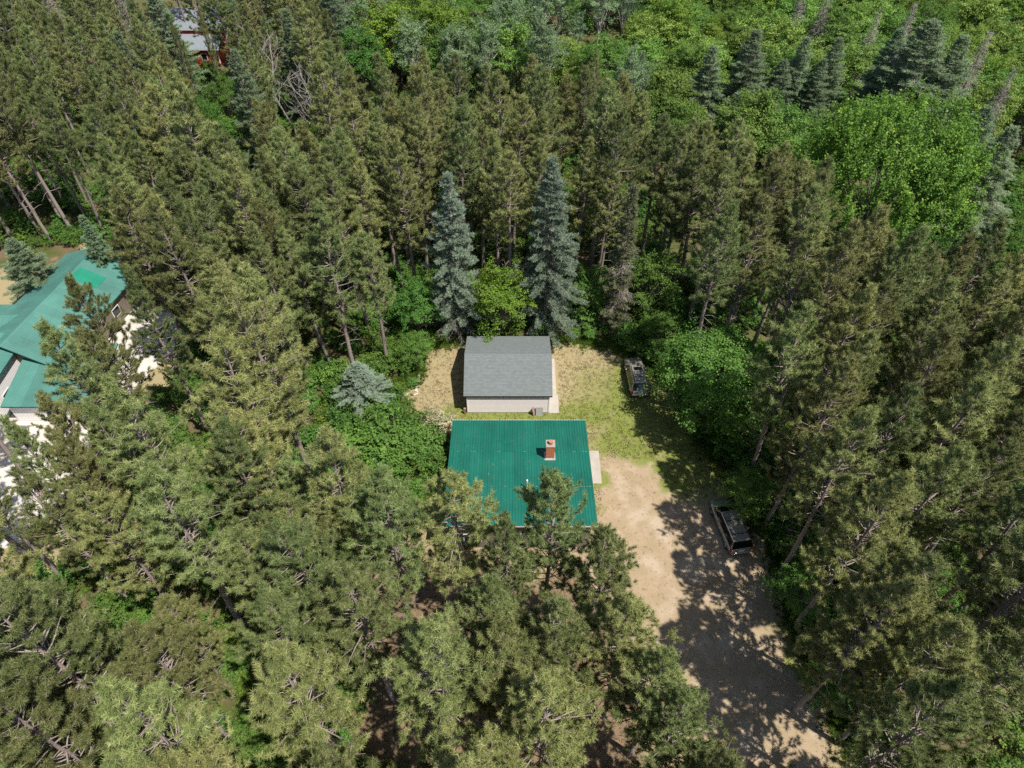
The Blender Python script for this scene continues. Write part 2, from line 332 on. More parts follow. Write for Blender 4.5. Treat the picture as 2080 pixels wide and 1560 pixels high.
    floor = mixc(fine, (0.085, 0.060, 0.035), (0.20, 0.145, 0.085))
    floor = mixc(cr(big, [(0.42, (0, 0, 0)), (0.58, (1, 1, 1))]), floor, mixc(fine, (0.045, 0.055, 0.018), (0.11, 0.12, 0.04)))
    col = mixc(cr(sp.outputs['Red'], [(0.35, (0, 0, 0)), (0.65, (1, 1, 1))]), floor, col)
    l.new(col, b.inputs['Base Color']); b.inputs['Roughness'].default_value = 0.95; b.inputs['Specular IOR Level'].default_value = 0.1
    bp = N(n, 'ShaderNodeBump', i_Strength=0.7, i_Distance=0.03); l.new(math2('ADD', fine, math2('MULTIPLY', grit, 0.4)), bp.inputs['Height']); l.new(bp.outputs[0], b.inputs['Normal'])
    me.materials.append(m); o = link('ground', me); tag(o, kind='structure')
build_ground()
def slab(name, poly, z, mat, label=None, kind='structure'):
    o = MB().prism([(x, y, z) for x, y in poly], (0, 0, -z - 0.12)).build(name, mat); tag(o, label, kind=kind); return o
slab('patio', PATIO1, 0.035, M['bright']); slab('patio', PATIO2, 0.035, M['bright'])

# ------------------------------------------------------------------ metal roof planes made of panels
_pm = {}
def panel_mesh(L, w, mat, ribs=4, rh=0.032):
    k = (round(L, 3), round(w, 3), mat.name, ribs)
    if k in _pm: return _pm[k]
    prof = [(0, 0)]
    for i in range(ribs):
        c = (i + 0.5) * w / ribs; prof += [(c - 0.026, 0), (c - 0.016, rh), (c + 0.016, rh), (c + 0.026, 0)]
    prof += [(w + 0.012, 0.0)]
    n = len(prof); V = [(x, 0, z + 0.004) for x, z in prof] + [(x, L + 0.06, z + 0.010) for x, z in prof]
    V += [(x, 0, z - 0.006) for x, z in prof] ; F = []
    for i in range(n - 1): F += [(i, i + 1, i + 1 + n, i + n), (i + 2 * n, i + 1 + 2 * n, i + 1, i)]
    me = bpy.data.meshes.new('metal_panel'); me.from_pydata(V, [], F); me.materials.append(mat); _pm[k] = me; return me
def roof_plane(parent, o, u, v, W, L, mat, rows=1, pw=0.914, ribs=4, name='metal_panel'):
    """panels over the rectangle from corner o along u (width W) and v (up the slope, length L); u x v points out"""
    u, v = Vector(u).normalized(), Vector(v).normalized(); nrm = u.cross(v).normalized()
    n = max(1, round(W / pw)); w = W / n; Lr = L / rows
    me = panel_mesh(Lr, w, mat, ribs)
    for r in range(rows):
        for i in range(n):
            p = Vector(o) + u * (i * w) + v * (r * Lr) + nrm * (0.012 - 0.004 * r)
            ob = link(name, me, parent); ob.matrix_parent_inverse = parent.matrix_basis.inverted()
            ob.matrix_basis = Matrix(((u.x, v.x, nrm.x, p.x), (u.y, v.y, nrm.y, p.y), (u.z, v.z, nrm.z, p.z), (0, 0, 0, 1)))
def wall_siding(mb, a, b, z0, z1, step=0.11, top=None):
    """horizontal lapped boards from a to b (outside is to the right of a->b); top(t) gives the wall height at t"""
    a, b = Vector((*a, 0)), Vector((*b, 0)); d = (b - a); out = Vector((d.y, -d.x, 0)).normalized(); n = int(math.ceil((z1 - z0) / step))
    for k in range(n):
        za, zb = z0 + k * step, min(z0 + (k + 1) * step, z1)
        ts = (0.0, 1.0)
        if top is not None:
            c = [t / 200 for t in range(201) if top(t / 200) >= zb]
            if not c: continue
            ts = (min(c), max(c))
        p, q = a + d * ts[0], a + d * ts[1]
        o1, o2 = out * 0.016, out * 0.002
        vs = [p + o1 + Vector((0, 0, za)), q + o1 + Vector((0, 0, za)), q + o2 + Vector((0, 0, zb)), p + o2 + Vector((0, 0, zb)),
              p - out * .01 + Vector((0, 0, za)), q - out * .01 + Vector((0, 0, za))]
        mb.add(vs, [(0, 1, 2, 3), (4, 5, 1, 0)])

# ------------------------------------------------------------------ green-roofed house
def build_house():
    x0, x1, yf, yb, zf, zb = -5.40, 6.66, 28.85, 40.92, 4.5, 2.62
    h = thing('house', ((x0 + x1) / 2, (yf + yb) / 2, 0), 'low house with a dark green ribbed metal roof and brick chimney in the clearing', 'house')
    L = math.hypot(yb - yf, zf - zb); v = Vector((0, yf - yb, zf - zb)) / L
    # slope runs up towards the camera: panels start at the low back eave
    roof_plane(h, (x1, yb, zb), (-1, 0, 0), v, x1 - x0, L, M['greenroof'], rows=3)
    def zr(y): return zb + (zf - zb) * (yb - y) / (yb - yf)
    wx0, wx1, wyf, wyb = x0 + .35, x1 - .35, yf + .55, yb - .40
    d = MB(); d.prism([(x0, yf, zf - .02), (x1, yf, zf - .02), (x1, yb, zb - .02), (x0, yb, zb - .02)], (0, 0, -.10)); d.build('roof_deck', M['wood'], h)
    f = MB(); f.box((x0 - .03, yf - .03, zf - .22), (x1 + .03, yf - .002, zf + .0)); f.build('fascia', M['white'], h)
    f = MB(); f.box((x0 - .03, yb + .002, zb - .18), (x1 + .03, yb + .04, zb + .0)); f.build('fascia', M['white'], h)
    for xx in (x0 - .03, x1 + .002):
        f = MB(); f.prism([(xx, yf, zf - .2), (xx, yb, zb - .2), (xx, yb, zb + .012), (xx, yf, zf + .012)], (.028, 0, 0)); f.build('rake_trim', M['fascia_green'], h)
    for (a, b, top) in (((wx0, wyf), (wx1, wyf), None), ((wx1, wyb), (wx0, wyb), None), ((wx1, wyf), (wx1, wyb), 1), ((wx0, wyb), (wx0, wyf), -1)):
        mb = MB(); z1 = zr(a[1]) - .12 if top is None else zr(wyf) - .12
        tf = None
        if top == 1: tf = lambda t: zr(wyf + t * (wyb - wyf)) - .10
        if top == -1: tf = lambda t: zr(wyb + t * (wyf - wyb)) - .10
        wall_siding(mb, a, b, .25, z1, .16, tf); mb.build('wall', M['brownwall'], h)
    MB().box((wx0 + .03, wyf + .03, -.1), (wx1 - .03, wyb - .03, .25)).build('foundation', M['concrete'], h)
    # front windows and side door (only glimpsed between the pines)
    for cx in (-3.2, 0.2, 4.4):
        w = MB().box((cx - .75, wyf - .05, 1.1), (cx + .75, wyf - .022, 2.3)).build('window', M['white'], h)
        MB().box((cx - .66, wyf - .06, 1.19), (cx - .03, wyf - .052, 2.21)).box((cx + .03, wyf - .06, 1.19), (cx + .66, wyf - .052, 2.21)).build('pane', M['glass'], w)
    dr = MB().box((wx1 + .022, 36.6, .26), (wx1 + .06, 37.5, 2.25)).build('door', M['white'], h); MB().box((wx1 + .062, 36.7, 1.2), (wx1 + .11, 36.76, 1.26)).build('handle', M['galv'], dr)
    # pale screw-and-seam line at each lap of the roof sheets
    for r in (1, 2):
        mb = MB(); c = Vector((0, yb, zb)) + v * (L * r / 3); nr = Vector((0, -v.z, v.y)); nr = nr if nr.z > 0 else -nr; x = x0 + .1
        while x < x1 - .2:
            ln = R.uniform(.05, .3)
            if R.random() < (.30 if r == 1 and x < 2 else .48):
                p = Vector((x, c.y, c.z)) + nr * .040; q = v * .022
                mb.prism([p, p + Vector((ln, 0, 0)), p + Vector((ln, 0, 0)) + q, p + q], nr * -.012)
            x += ln + R.uniform(.03, .2)
        tag(mb.build('lap_seam', M['galv'], h), kind='stuff')
    # pine needles and twigs fallen on the sheets
    mb = MB()
    for k in range(230):
        x, t = R.uniform(x0 + .2, x1 - .2), R.random() ** .6; y = yb + (yf - yb) * t; z = zr(y) + .055; ln = R.uniform(.05, .20); a = R.gauss(1.57, .7)
        if R.random() < .5: x = x0 + .2 + abs(R.gauss(0, 2.2)) if R.random() < .6 else x
        if x > x1 - .2: continue
        dx, dy = math.cos(a) * ln, math.sin(a) * ln; w = R.uniform(.008, .026)
        if not yf < y + dy < yb: continue
        mb.add([(x - w, y, z), (x + w, y, z), (x + dx + w, y + dy, zr(y + dy) + .055), (x + dx - w, y + dy, zr(y + dy) + .055)], [(0, 1, 2, 3)])
    tag(mb.build('needle_litter', M['litter'], h), kind='stuff')
    # brick chimney
    cx, cy2 = 3.25, 36.35; zc = zr(cy2) ; w, dd, top = .36, .36, zc + 1.75
    c = MB().box((cx - w + .02, cy2 - dd + .02, zc - .5), (cx + w - .02, cy2 + dd - .02, top)).build('chimney', M['mortar'], h)
    mb = MB(); z = zc - .35; row = 0
    while z < top - .07:
        for side in range(4):
            off = 0.0 if row % 2 else .11
            x = -w + (.0 if row % 2 == 0 else -.0)
            while x < w - .03:
                e = min(x + (.205 if not (row % 2 and x == -w) else .10), w)
                lo, hi = (x, -dd - .004, z), (e - .012, -dd + .05, z + .062)
                mb.box(lo, hi, Matrix.Translation((cx, cy2, 0)) @ Matrix.Rotation(side * math.pi / 2, 4, 'Z')); x = e
        z += .074; row += 1
    b = mb.build('brickwork', M['brick'], c); b.matrix_parent_inverse = Matrix(); b.matrix_basis = Matrix.Translation(-Vector(h.location)) if False else b.matrix_basis
    b.matrix_parent_inverse = (h.matrix_basis @ c.matrix_parent_inverse).inverted() if False else Matrix(); tag(b, kind='stuff')
    k = MB().box((cx - w - .03, cy2 - dd - .03, top), (cx + w + .03, cy2 + dd + .03, top + .06)).build('cap', M['mortar'], c); k.matrix_parent_inverse = Matrix()
    fl = MB().cyl((cx, cy2, top + .05), (cx, cy2, top + .38), .19, .18, 14).build('flue', M['flue'], c); fl.matrix_parent_inverse = Matrix()
    fm = MB(); fm.prism([(cx - w - .12, cy2 - dd - .16, zr(cy2 - dd - .16) + .03), (cx + w + .12, cy2 - dd - .16, zr(cy2 - dd - .16) + .03), (cx + w + .12, cy2 + dd + .1, zr(cy2 + dd + .1) + .03), (cx - w - .12, cy2 + dd + .1, zr(cy2 + dd + .1) + .03)], (0, 0, .03))
    fm.box((cx - w - .03, cy2 - dd - .03, zr(cy2) - .2), (cx + w + .03, cy2 + dd + .03, zr(cy2) + .22))
    fs = fm.build('flashing', M['galv'], c); fs.matrix_parent_inverse = Matrix()
    px, py = 1.23, 32.7; pz = zr(py)
    vp = MB().cyl((px, py, pz - .1), (px, py, pz + 1.15), .065, .065, 12).build('vent_pipe', M['pvc'], h)
    bt = MB().cyl((px, py, pz + .015), (px, py, pz + .16), .20, .09, 14).build('boot', M['pvc'], vp); bt.matrix_parent_inverse = Matrix()
    return h
build_house()

# ------------------------------------------------------------------ garage
def build_garage():
    x0, x1, yf, yb, ze, zr, yr = -4.56, 3.79, 43.85, 51.87, 2.6, 4.25, 47.78
    g = thing('garage', ((x0 + x1) / 2, yr, 0), 'small garage with grey shingle gable roof and pinkish white siding behind the green house', 'garage')
    wx0, wx1, wyf, wyb = x0 + .30, x1 - .28, yf + .12, yb - .14
    def zt(y): return zr - (zr - ze) * abs(y - yr) / (yr - yf) - .13
    def gable(y0, y1): return lambda t: zt(y0 + t * (y1 - y0))
    for a, b, top in (((wx0, wyf), (wx1, wyf), None), ((wx1, wyb), (wx0, wyb), None), ((wx1, wyf), (wx1, wyb), gable(wyf, wyb)), ((wx0, wyb), (wx0, wyf), gable(wyb, wyf))):
        mb = MB(); wall_siding(mb, a, b, .14, (ze if top is None else zr) - .1, .18, top); mb.build('wall', M['siding'], g)
    MB().prism([(wx0 + .02, wyf + .02, 0), (wx0 + .02, wyb - .02, 0), (wx0 + .02, wyb - .02, ze - .2), (wx0 + .02, yr, zr - .2), (wx0 + .02, wyf + .02, ze - .2)], (wx1 - wx0 - .04, 0, 0)).build('frame', M['wood'], g)
    MB().box((wx0 - .01, wyf - .01, -.1), (wx1 + .01, wyb + .01, .14)).build('foundation', M['concrete'], g)
    for (xx, yy) in ((wx0, wyf), (wx1, wyf), (wx0, wyb), (wx1, wyb)):
        MB().box((xx - .045, yy - .045, .14), (xx + .045, yy + .045, ze - .22)).build('corner_trim', M['white'], g)
    for ye in (yf, yb):
        s = Vector((0, yr - ye, zr - ze)); L = s.length; v = s / L; u = Vector((1, 0, 0)) if ye == yf else Vector((-1, 0, 0)); nr = u.cross(v)
        o = Vector((x0 if ye == yf else x1, ye, ze)); n = int(L / .145) + 1; Vv = []; F = []; uv = []
        for k in range(n):
            a, e = k * .145 - .01, min(k * .145 + .165, L)
            pa, pe = o + v * a + nr * .030, o + v * e + nr * .016
            q = [pa, pa + u * (x1 - x0), pe + u * (x1 - x0), pe, pa - nr * .014, pa - nr * .014 + u * (x1 - x0)]
            i = len(Vv); Vv += q; F += [(i, i + 1, i + 2, i + 3), (i + 4, i + 5, i + 1, i)]
            W = x1 - x0; uv += [(0, k * .145), (W, k * .145), (W, k * .145 + .14), (0, k * .145 + .14)] + [(0, k * .145 + .01), (W, k * .145 + .01), (W, k * .145 + .01), (0, k * .145 + .01)]
        me = bpy.data.meshes.new('shingles'); me.from_pydata([tuple(p) for p in Vv], [], F); ul = me.uv_layers.new(name='UVMap'); ul.data.foreach_set('uv', np.array(uv, np.float32).ravel())
        me.materials.append(M['shingle']); ob = link('shingles', me, g); ob.matrix_parent_inverse = g.matrix_basis.inverted(); tag(ob, kind='stuff')
        MB().prism([o, o + u * (x1 - x0), o + u * (x1 - x0) + v * L, o + v * L], nr * -.09).build('roof_deck', M['wood'], g)
        sg = -1 if ye == yf else 1
        MB().box((x0, min(ye, ye + sg * .025), ze - .16), (x1, max(ye, ye + sg * .025), ze - .015)).build('fascia', M['dark'], g)
        gt = MB().box((x0, min(ye + sg * .028, ye + sg * .06), ze - .11), (x1, max(ye + sg * .028, ye + sg * .06), ze - .03)).build('gutter', M['dark'], g)
        for xx in (x0 - .02, x1 - .004):
            p = Vector((xx, ye, ze - .01)); MB().prism([p, p + v * L, p + v * L + Vector((0, 0, -.15)), p + Vector((0, 0, -.15))], (.024, 0, 0)).build('rake_trim', M['dark'], g)
    k = 0; x = x0
    while x < x1 - .05:
        e = min(x + .28, x1)
        MB().add([(x, yr - .14, zr - .02), (e, yr - .14, zr - .035), (e, yr, zr + .035), (x, yr, zr + .05), (e, yr + .14, zr - .035), (x, yr + .14, zr - .02)], [(0, 1, 2, 3), (3, 2, 4, 5)]).build('ridge_cap', M['ridge'], g)
        x = e - .0
    d = MB().box((wx1 + .02, 45.2, .12), (wx1 + .05, 50.2, 2.2)).build('garage_door', M['white'], g)
    for r in range(4):
        o = MB().box((wx1 + .052, 45.28, .17 + r * .51), (wx1 + .072, 50.12, .62 + r * .51)).build('door_panel', M['white'], d); o.matrix_parent_inverse = Matrix()
M['ridge'] = plain('ridge_shingle', (0.138, 0.156, 0.154), 0.9, noise=0.2, nscale=4)
build_garage()
slab('concrete_pad', [(3.55, 43.9), (4.55, 43.9), (4.55, 46.3), (3.55, 46.3)], .06, M['concrete'])
slab('concrete_pad', [(3.55, 46.32), (4.40, 46.32), (4.40, 51.2), (3.55, 51.2)], .055, M['concrete'])
slab('concrete_pad', [(6.0, 35.75), (8.0, 35.75), (8.0, 39.35), (6.0, 39.35)], .07, M['concrete'])

# ------------------------------------------------------------------ little things about the yard
def slanted(name, label, cat, c, w, hgt, lean, rz, frame, fill):
    o = thing(name, c, label, cat, rz=rz); m = Matrix.Rotation(-lean, 4, 'X')
    f = MB()
    for lo, hi in (((-w / 2, -.02, 0), (-w / 2 + .06, .02, hgt)), ((w / 2 - .06, -.02, 0), (w / 2, .02, hgt)), ((-w / 2 + .06, -.019, 0), (w / 2 - .06, .019, .06)), ((-w / 2 + .06, -.019, hgt - .06), (w / 2 - .06, .019, hgt))): f.box(lo, hi, m)
    f.build('frame', frame, o, world=False)
    MB().box((-w / 2 + .06, -.006, .06), (w / 2 - .06, .006, hgt - .06), m).build('screen', fill, o, world=False); return o
slanted('window_screen', 'framed window screen leaning on the garage wall by its front corner', 'screen', (2.62, 43.58, 0), .66, .95, .32, 0, M['galv'], M['mesh'])
slanted('storage_board', 'weathered board propped sideways beside the leaning screen at the garage wall', 'board', (2.16, 43.66, 0), .34, 1.0, .2, 1.0, M['wood'], M['board'])
p = thing('wooden_post', (-4.52, 43.85, 0), 'short brown wooden post at the left front corner of the garage', 'post')
MB().box((-.09, -.09, -.1), (.09, .09, .75)).build('shaft', M['wood'], p, world=False); MB().box((-.11, -.11, .75), (.11, .11, .80)).build('cap', M['wood'], p, world=False)
def stone_mesh(seed):
    r = np.random.default_rng(seed); bm = bmesh.new(); bmesh.ops.create_icosphere(bm, subdivisions=1, radius=1)
    for v in bm.verts: v.co *= 0.75 + 0.4 * r.random(); v.co.z *= 0.6
    me = bpy.data.meshes.new('stone'); bm.to_mesh(me); bm.free(); me.materials.append(M['stone']); return me
STN = [stone_mesh(k) for k in range(5)]
for k in range(26):
    t = k / 25; a = G(852, 762).lerp(G(846, 800), t / .45) if t < .45 else G(846, 800).lerp(G(800, 806), (t - .45) / .55)
    o = link('garden_stone', STN[k % 5]); s = R.uniform(.10, .22); o.location = (a.x + R.uniform(-.12, .12), a.y + R.uniform(-.15, .15), s * .3); o.scale = (s, s, s); o.rotation_euler = (0, 0, R.uniform(0, 6))
    tag(o, 'pale fieldstone in the border of the flower bed left of the garage', 'stone', 'stones edging the flower bed')
for k, (px, py) in enumerate([(1218, 692), (1226, 696), (1221, 699)]):
    o = link('rubble_stone', STN[k]); a = G(px, py); s = .26 - .05 * k; o.location = (a.x, a.y, s * .3); o.scale = (s, s, s)
    tag(o, ['largest whitish stone at the back edge of the yard right of the garage', 'middle whitish stone at the back edge of the yard right of the garage', 'smallest whitish stone at the back edge of the yard right of the garage'][k], 'stone', 'pale stones at the yard edge')
def yard_lamp():
    t = G(1798, 1272, 7.2); o = thing('yard_lamp', (t.x, t.y, 0), 'wooden pole with a small bracketed yard lamp among the dark right-hand pines', 'lamp post')
    MB().cyl((0, 0, -.3), (0, 0, 7.3), .16, .11, 12).build('pole', M['wood'], o, world=False)
    MB().cyl((0, 0, 7.05), (-.55, -.05, 7.25), .025, .025, 8).cyl((-.55, -.05, 7.25), (-.95, -.05, 7.2), .025, .025, 8).build('arm', M['galv'], o, world=False)
    l = MB().cyl((-.95, -.05, 7.12), (-.95, -.05, 7.32), .20, .10, 14).build('lamp_head', M['galv'], o, world=False)
    MB().cyl((-.95, -.05, 6.92), (-.95, -.05, 7.12), .12, .19, 14).build('lens', M['clearlamp'], l, world=False)
yard_lamp()

# ------------------------------------------------------------------ vehicles
def build_car(name, label, cat, rear, front, W, Lg, H, paint, kind):
    d = (front - rear); d.z = 0; d.normalize(); ang = math.atan2(d.y, d.x)
    c = rear + d * (Lg / 2); o = thing(name, (c.x, c.y, 0), label, cat, rz=ang)
    hw = W / 2; a, b = -Lg / 2, Lg / 2
    def sec(x, w, z0, z1, e=3.2, n=20):
        out = []
        for i in range(n):
            t = 2 * math.pi * i / n + math.pi / n; cs, sn = math.cos(t), math.sin(t)
            out.append((x, w * math.copysign(abs(cs) ** (2 / e), cs), (z0 + z1) / 2 + (z1 - z0) / 2 * math.copysign(abs(sn) ** (2 / e), sn)))
        return out
    belt = 1.06 if kind == 'suv' else 1.08
    if kind == 'suv':
        st = [(a, .86, .48, .80), (a + .06, .95, .36, .98), (a + .25, .985, .30, belt), (a + 1.0, 1.0, .26, belt + .01), (a + 2.6, 1.0, .26, belt), (a + 3.35, .99, .26, belt - .01), (a + 3.6, .985, .28, 1.03), (b - .5, .96, .30, .98), (b - .15, .88, .36, .90), (b, .74, .46, .76)]
        gh = [(a + .10, a + .50), (b - 1.22, b - 1.95)]   # base and top x of rear and front glass
    else:
        st = [(a, .84, .42, .78), (a + .06, .95, .32, 1.00), (a + .25, .985, .26, belt), (a + 1.2, 1.0, .24, belt + .01), (a + 3.0, 1.0, .24, belt), (a + 3.7, .98, .24, 1.03), (b - .75, .95, .26, .95), (b - .40, .88, .28, .88), (b - .15, .74, .34, .76), (b, .52, .42, .64)]
        gh = [(a + .08, a + .40), (b - .95, b - 1.85)]
    MB().loft([sec(x, hw * w, z0, z1) for x, w, z0, z1 in st]).build('body', paint, o, world=False, smooth=True)
    zt, wb, wt = H, hw * .93, hw * .74
    def ring(x0, x1, w, z, n=1):
        return [(x0, -w, z), (x0 + .05, -w - .0, z), (x1 - .05, -w, z), (x1, -w * .93, z), (x1, w * .93, z), (x1 - .05, w, z), (x0 + .05, w, z), (x0, w * .96, z)]
    (rb, rt), (fb, ft) = gh
    def at(z):
        t = (z - belt + .04) / (zt - .06 - belt + .04); return rb + (rt - rb) * t, fb + (ft - fb) * t, wb + (wt - wb) * t
    gr = [(*at(z), z) for z in (belt - .04, zt - .06)]
    MB().loft([ring(x0, x1, w, z) for x0, x1, w, z in gr]).build('cabin', M['glass'], o, world=False)
    rx0, rx1 = rt, ft
    rr = [[(x0, -w, z), (x0 + .15, -w * 1.01, z), (x1 - .15, -w * 1.01, z), (x1, -w * .92, z), (x1, w * .92, z), (x1 - .15, w * 1.01, z), (x0 + .15, w * 1.01, z), (x0, w, z)] for x0, x1, w, z in ((rx0 - .03, rx1 + .02, wt + .02, zt - .075), (rx0 - .01, rx1, wt - .005, zt - .03), (rx0 + .12, rx1 - .12, wt - .14, zt))]
    rf = MB().loft(rr).build('roof', paint, o, world=False, smooth=False)
    def pane(nm, pts, off):
        q = MB().prism([Vector(p) + Vector(off) for p in pts], Vector(off) * -1.5).build(nm, M['glass'], o, world=False); return q
    for sgn in (-1, 1):
        for k, (xb, xt) in enumerate(((gh[0][0], gh[0][1]), (gh[1][0], gh[1][1]))):
            t = .13 if k == 0 else -.09
            p = [(xb, sgn * (wb + .008), belt - .04), (xb + t, sgn * (wb + .008), belt - .04), (xt + t, sgn * (wt + .010), zt - .06), (xt, sgn * (wt + .010), zt - .06)]
            MB().prism(p, (0, -sgn * .06, 0)).build('pillar', paint, o, world=False)
    zl, zh = belt + .02, zt - .10
    r0, f0, w0 = at(zl); r1, f1, w1 = at(zh)
    pane('rear_window', [(r0, -w0 * .88, zl), (r0, w0 * .88, zl), (r1, w1 * .90, zh), (r1, -w1 * .90, zh)], (-.015, 0, .006))
    pane('windshield', [(f0, w0 * .88, zl), (f0, -w0 * .88, zl), (f1, -w1 * .88, zh), (f1, w1 * .88, zh)], (.02, 0, .010))
    cuts = [(.02, .27), (.29, .55), (.57, .86)] if kind == 'suv' else [(.02, .34), (.36, .64), (.66, .93)]
    for s in (-1, 1):
        for t0, t1 in cuts:
            xa, xb = r0 + (f0 - r0) * t0, r0 + (f0 - r0) * t1; xc, xd = r1 + (f1 - r1) * t0, r1 + (f1 - r1) * t1
            pane('side_window', [(xa + .05, s * w0, zl), (xb, s * w0, zl), (min(xb, xd), s * w1, zh), (xc + .05, s * w1, zh)], (0, s * .012, .003))
        MB().box((f0 - .75, s * (hw + .03) - .10, belt + .0), (f0 - .62, s * (hw + .03) + .10, belt + .14)).build('mirror', paint, o, world=False, bevel=.03)
        MB().box((rx0 + .10, s * (wt - .09) - .02, zt + .03), (rx1 - .22, s * (wt - .09) + .02, zt + .065)).box((rx0 + .12, s * (wt - .09) - .015, zt - .03), (rx0 + .2, s * (wt - .09) + .015, zt + .035)).box((rx1 - .32, s * (wt - .09) - .015, zt - .03), (rx1 - .24, s * (wt - .09) + .015, zt + .035)).build('roof_rail', M['dark'], o, world=False)
        MB().box((a - .012, s * hw * .86 - .10, .66), (a + .22, s * hw * .86 + .105, belt - .02)).build('tail_light', M['redlamp'], o, world=False, bevel=.03)
        MB().box((b - .24, s * hw * .52 - .14, .50), (b - .01, s * hw * .52 + .14, .61)).build('headlight', M['clearlamp'], o, world=False, bevel=.03)
        for x in (a + .92, b - .92):
            w = thing_part('wheel', o); y0 = s * (hw - .02)
            MB().cyl((x, y0 - s * .22, .35), (x, y0, .35), .35, .345, 20).build('tyre', M['tyre'], w, world=False)
            MB().cyl((x, y0 - s * .02, .35), (x, y0 + s * .012, .35), .22, .19, 14).build('rim', M['chrome'], w, world=False)
        for x in (a + 1.75, a + 2.8):
            MB().box((x, s * hw - .015, .88), (x + .2, s * hw + .025, .92)).build('door_handle', paint if kind != 'suv' else M['chrome'], o, world=False)
    for x in ([rx0 + .75, rx1 - 1.05] if kind == 'suv' else [rx0 + .62, rx1 - .95]):
        MB().box((x - .03, -wt + .10, zt + .04), (x + .03, wt - .10, zt + .062)).build('roof_crossbar', M['dark'], o, world=False)
    if kind == 'suv':
        MB().box((rx1 - .80, -.42, zt - .01), (rx1 - .36, .42, zt + .012)).build('sunroof', M['glass'], o, world=False)
    MB().box((a - .09, -hw * .84, .40), (a + .12, hw * .84, .60)).build('rear_bumper', M['chrome'] if kind == 'suv' else paint, o, world=False, bevel=.05)
    MB().box((a - .035, -.26, .70), (a + .05, .26, .84)).build('number_plate', M['white'], o, world=False)
    MB().box((b - .12, -hw * .74, .34), (b + .02, hw * .74, .56)).build('front_bumper', paint, o, world=False, bevel=.05)
    return o
def thing_part(name, parent):
    o = bpy.data.objects.new(name, None); COL.objects.link(o); o.parent = parent; return o
build_car('parked_suv', 'pewter grey sport utility vehicle with sunroof parked on the grass right of the garage', 'car', G(1299, 809), G(1299, 809) + Vector((-.05, 1, 0)), 1.9, 4.87, 1.80, M['pewter'], 'suv')
build_car('parked_minivan', 'tan minivan with roof rails parked in dappled shade on the driveway', 'car', G(1502, 1128), G(1502, 1128) + Vector((-.17, .985, 0)), 2.0, 5.1, 1.74, M['goldtan'], 'van')

# ------------------------------------------------------------------ neighbouring buildings on the left
def gable_building(name, label, ridge_a, ridge_b, half, ze, zr, roofm, wallm, over=.4, patch=None):
    """ridge from a to b (plan points); eaves at +-half"""
    a, b = Vector((*ridge_a, 0)), Vector((*ridge_b, 0)); d = (b - a).normalized(); n = Vector((d.y, -d.x, 0))
    c = (a + b) / 2; o = thing(name, (c.x, c.y, 0), label, 'building'); L = (b - a).length
    for s in (1, -1):
        e = (a if s == 1 else b) + n * s * half + Vector((0, 0, ze)); u = d * s; v = (-n * s * half + Vector((0, 0, zr - ze)))
        roof_plane(o, e, u, v, L, v.length, roofm, rows=1)
        q = [a + n * s * half + Vector((0, 0, ze - .02)), b + n * s * half + Vector((0, 0, ze - .02)), b + Vector((0, 0, zr - .02)), a + Vector((0, 0, zr - .02))]
        MB().prism(q, (0, 0, -.12)).build('roof_deck', M['fascia_green'], o)
        w0, w1 = a + d * over + n * s * (half - over), b - d * over + n * s * (half - over)
        if s == -1: w0, w1 = w1, w0
        mb = MB(); wall_siding(mb, w0.xy, w1.xy, .1, ze - .02, .25); mb.build('wall', wallm, o)
        k = 4
        for i in range(k):
            p = w0.lerp(w1, (i + .5) / k); t = (w1 - w0).normalized(); nn = Vector((t.y, -t.x, 0))
            def P3(x, z, y): return p + t * x + nn * y + Vector((0, 0, z))
            w = MB().prism([P3(-.6, 1, .02), P3(.6, 1, .02), P3(.6, 2.1, .02), P3(-.6, 2.1, .02)], nn * .03).build('window', M['white'], o)
            g = MB().prism([P3(-.52, 1.08, .052), P3(.52, 1.08, .052), P3(.52, 2.02, .052), P3(-.52, 2.02, .052)], nn * .008).build('pane', M['glass'], w); g.matrix_parent_inverse = Matrix()
    for (e, s) in ((a, 1), (b, -1)):
        p, q = e + d * s * over - n * s * (half - over) , e + d * s * over + n * s * (half - over)
        mb = MB(); wall_siding(mb, p.xy, q.xy, .1, zr - .15, .25, lambda t: ze + (zr - ze) * (1 - abs(2 * t - 1)) - .12); mb.build('wall', wallm, o)
    r = MB()
    for s in (1, -1):
        w = (n * s * half + Vector((0, 0, ze - zr))).normalized() * .22
        r.add([a + Vector((0, 0, zr + .05)), b + Vector((0, 0, zr + .05)), b + w + Vector((0, 0, zr + .045)), a + w + Vector((0, 0, zr + .045))], [(0, 1, 2, 3)])
    r.build('ridge_cap', roofm, o)
    if patch:
        s, t0, t1, h0, h1 = patch; u = d; v = (-n * s * half + Vector((0, 0, zr - ze))); nr = (u.cross(v) * s).normalized()
        e = a + n * s * half + Vector((0, 0, ze)) + nr * .05
        MB().prism([e + u * t0 + v * h0, e + u * t1 + v * h0, e + u * t1 + v * h1, e + u * t0 + v * h1], nr * -.02).build('roof_patch', M['newpatch'], o)
    return o
fl, ap = G(134, 516, 3.1), G(202, 496, 5.0)
da = (fl - G(6, 642, 3.1)); da.z = 0; da.normalize(); na = Vector((da.y, -da.x, 0))
half = (Vector((ap.x, ap.y, 0)) - Vector((fl.x, fl.y, 0))).dot(na)
rb = Vector((fl.x, fl.y, 0)) + na * half; ra = rb - da * 16
gable_building('lodge_building', 'long gabled building with pale green metal roof and bright repair patch at the left edge', ra.xy, rb.xy, half, 3.1, 5.0, M['tealroof'], M['brownwall'], patch=(1, 10.6, 12.3, .42, .96))
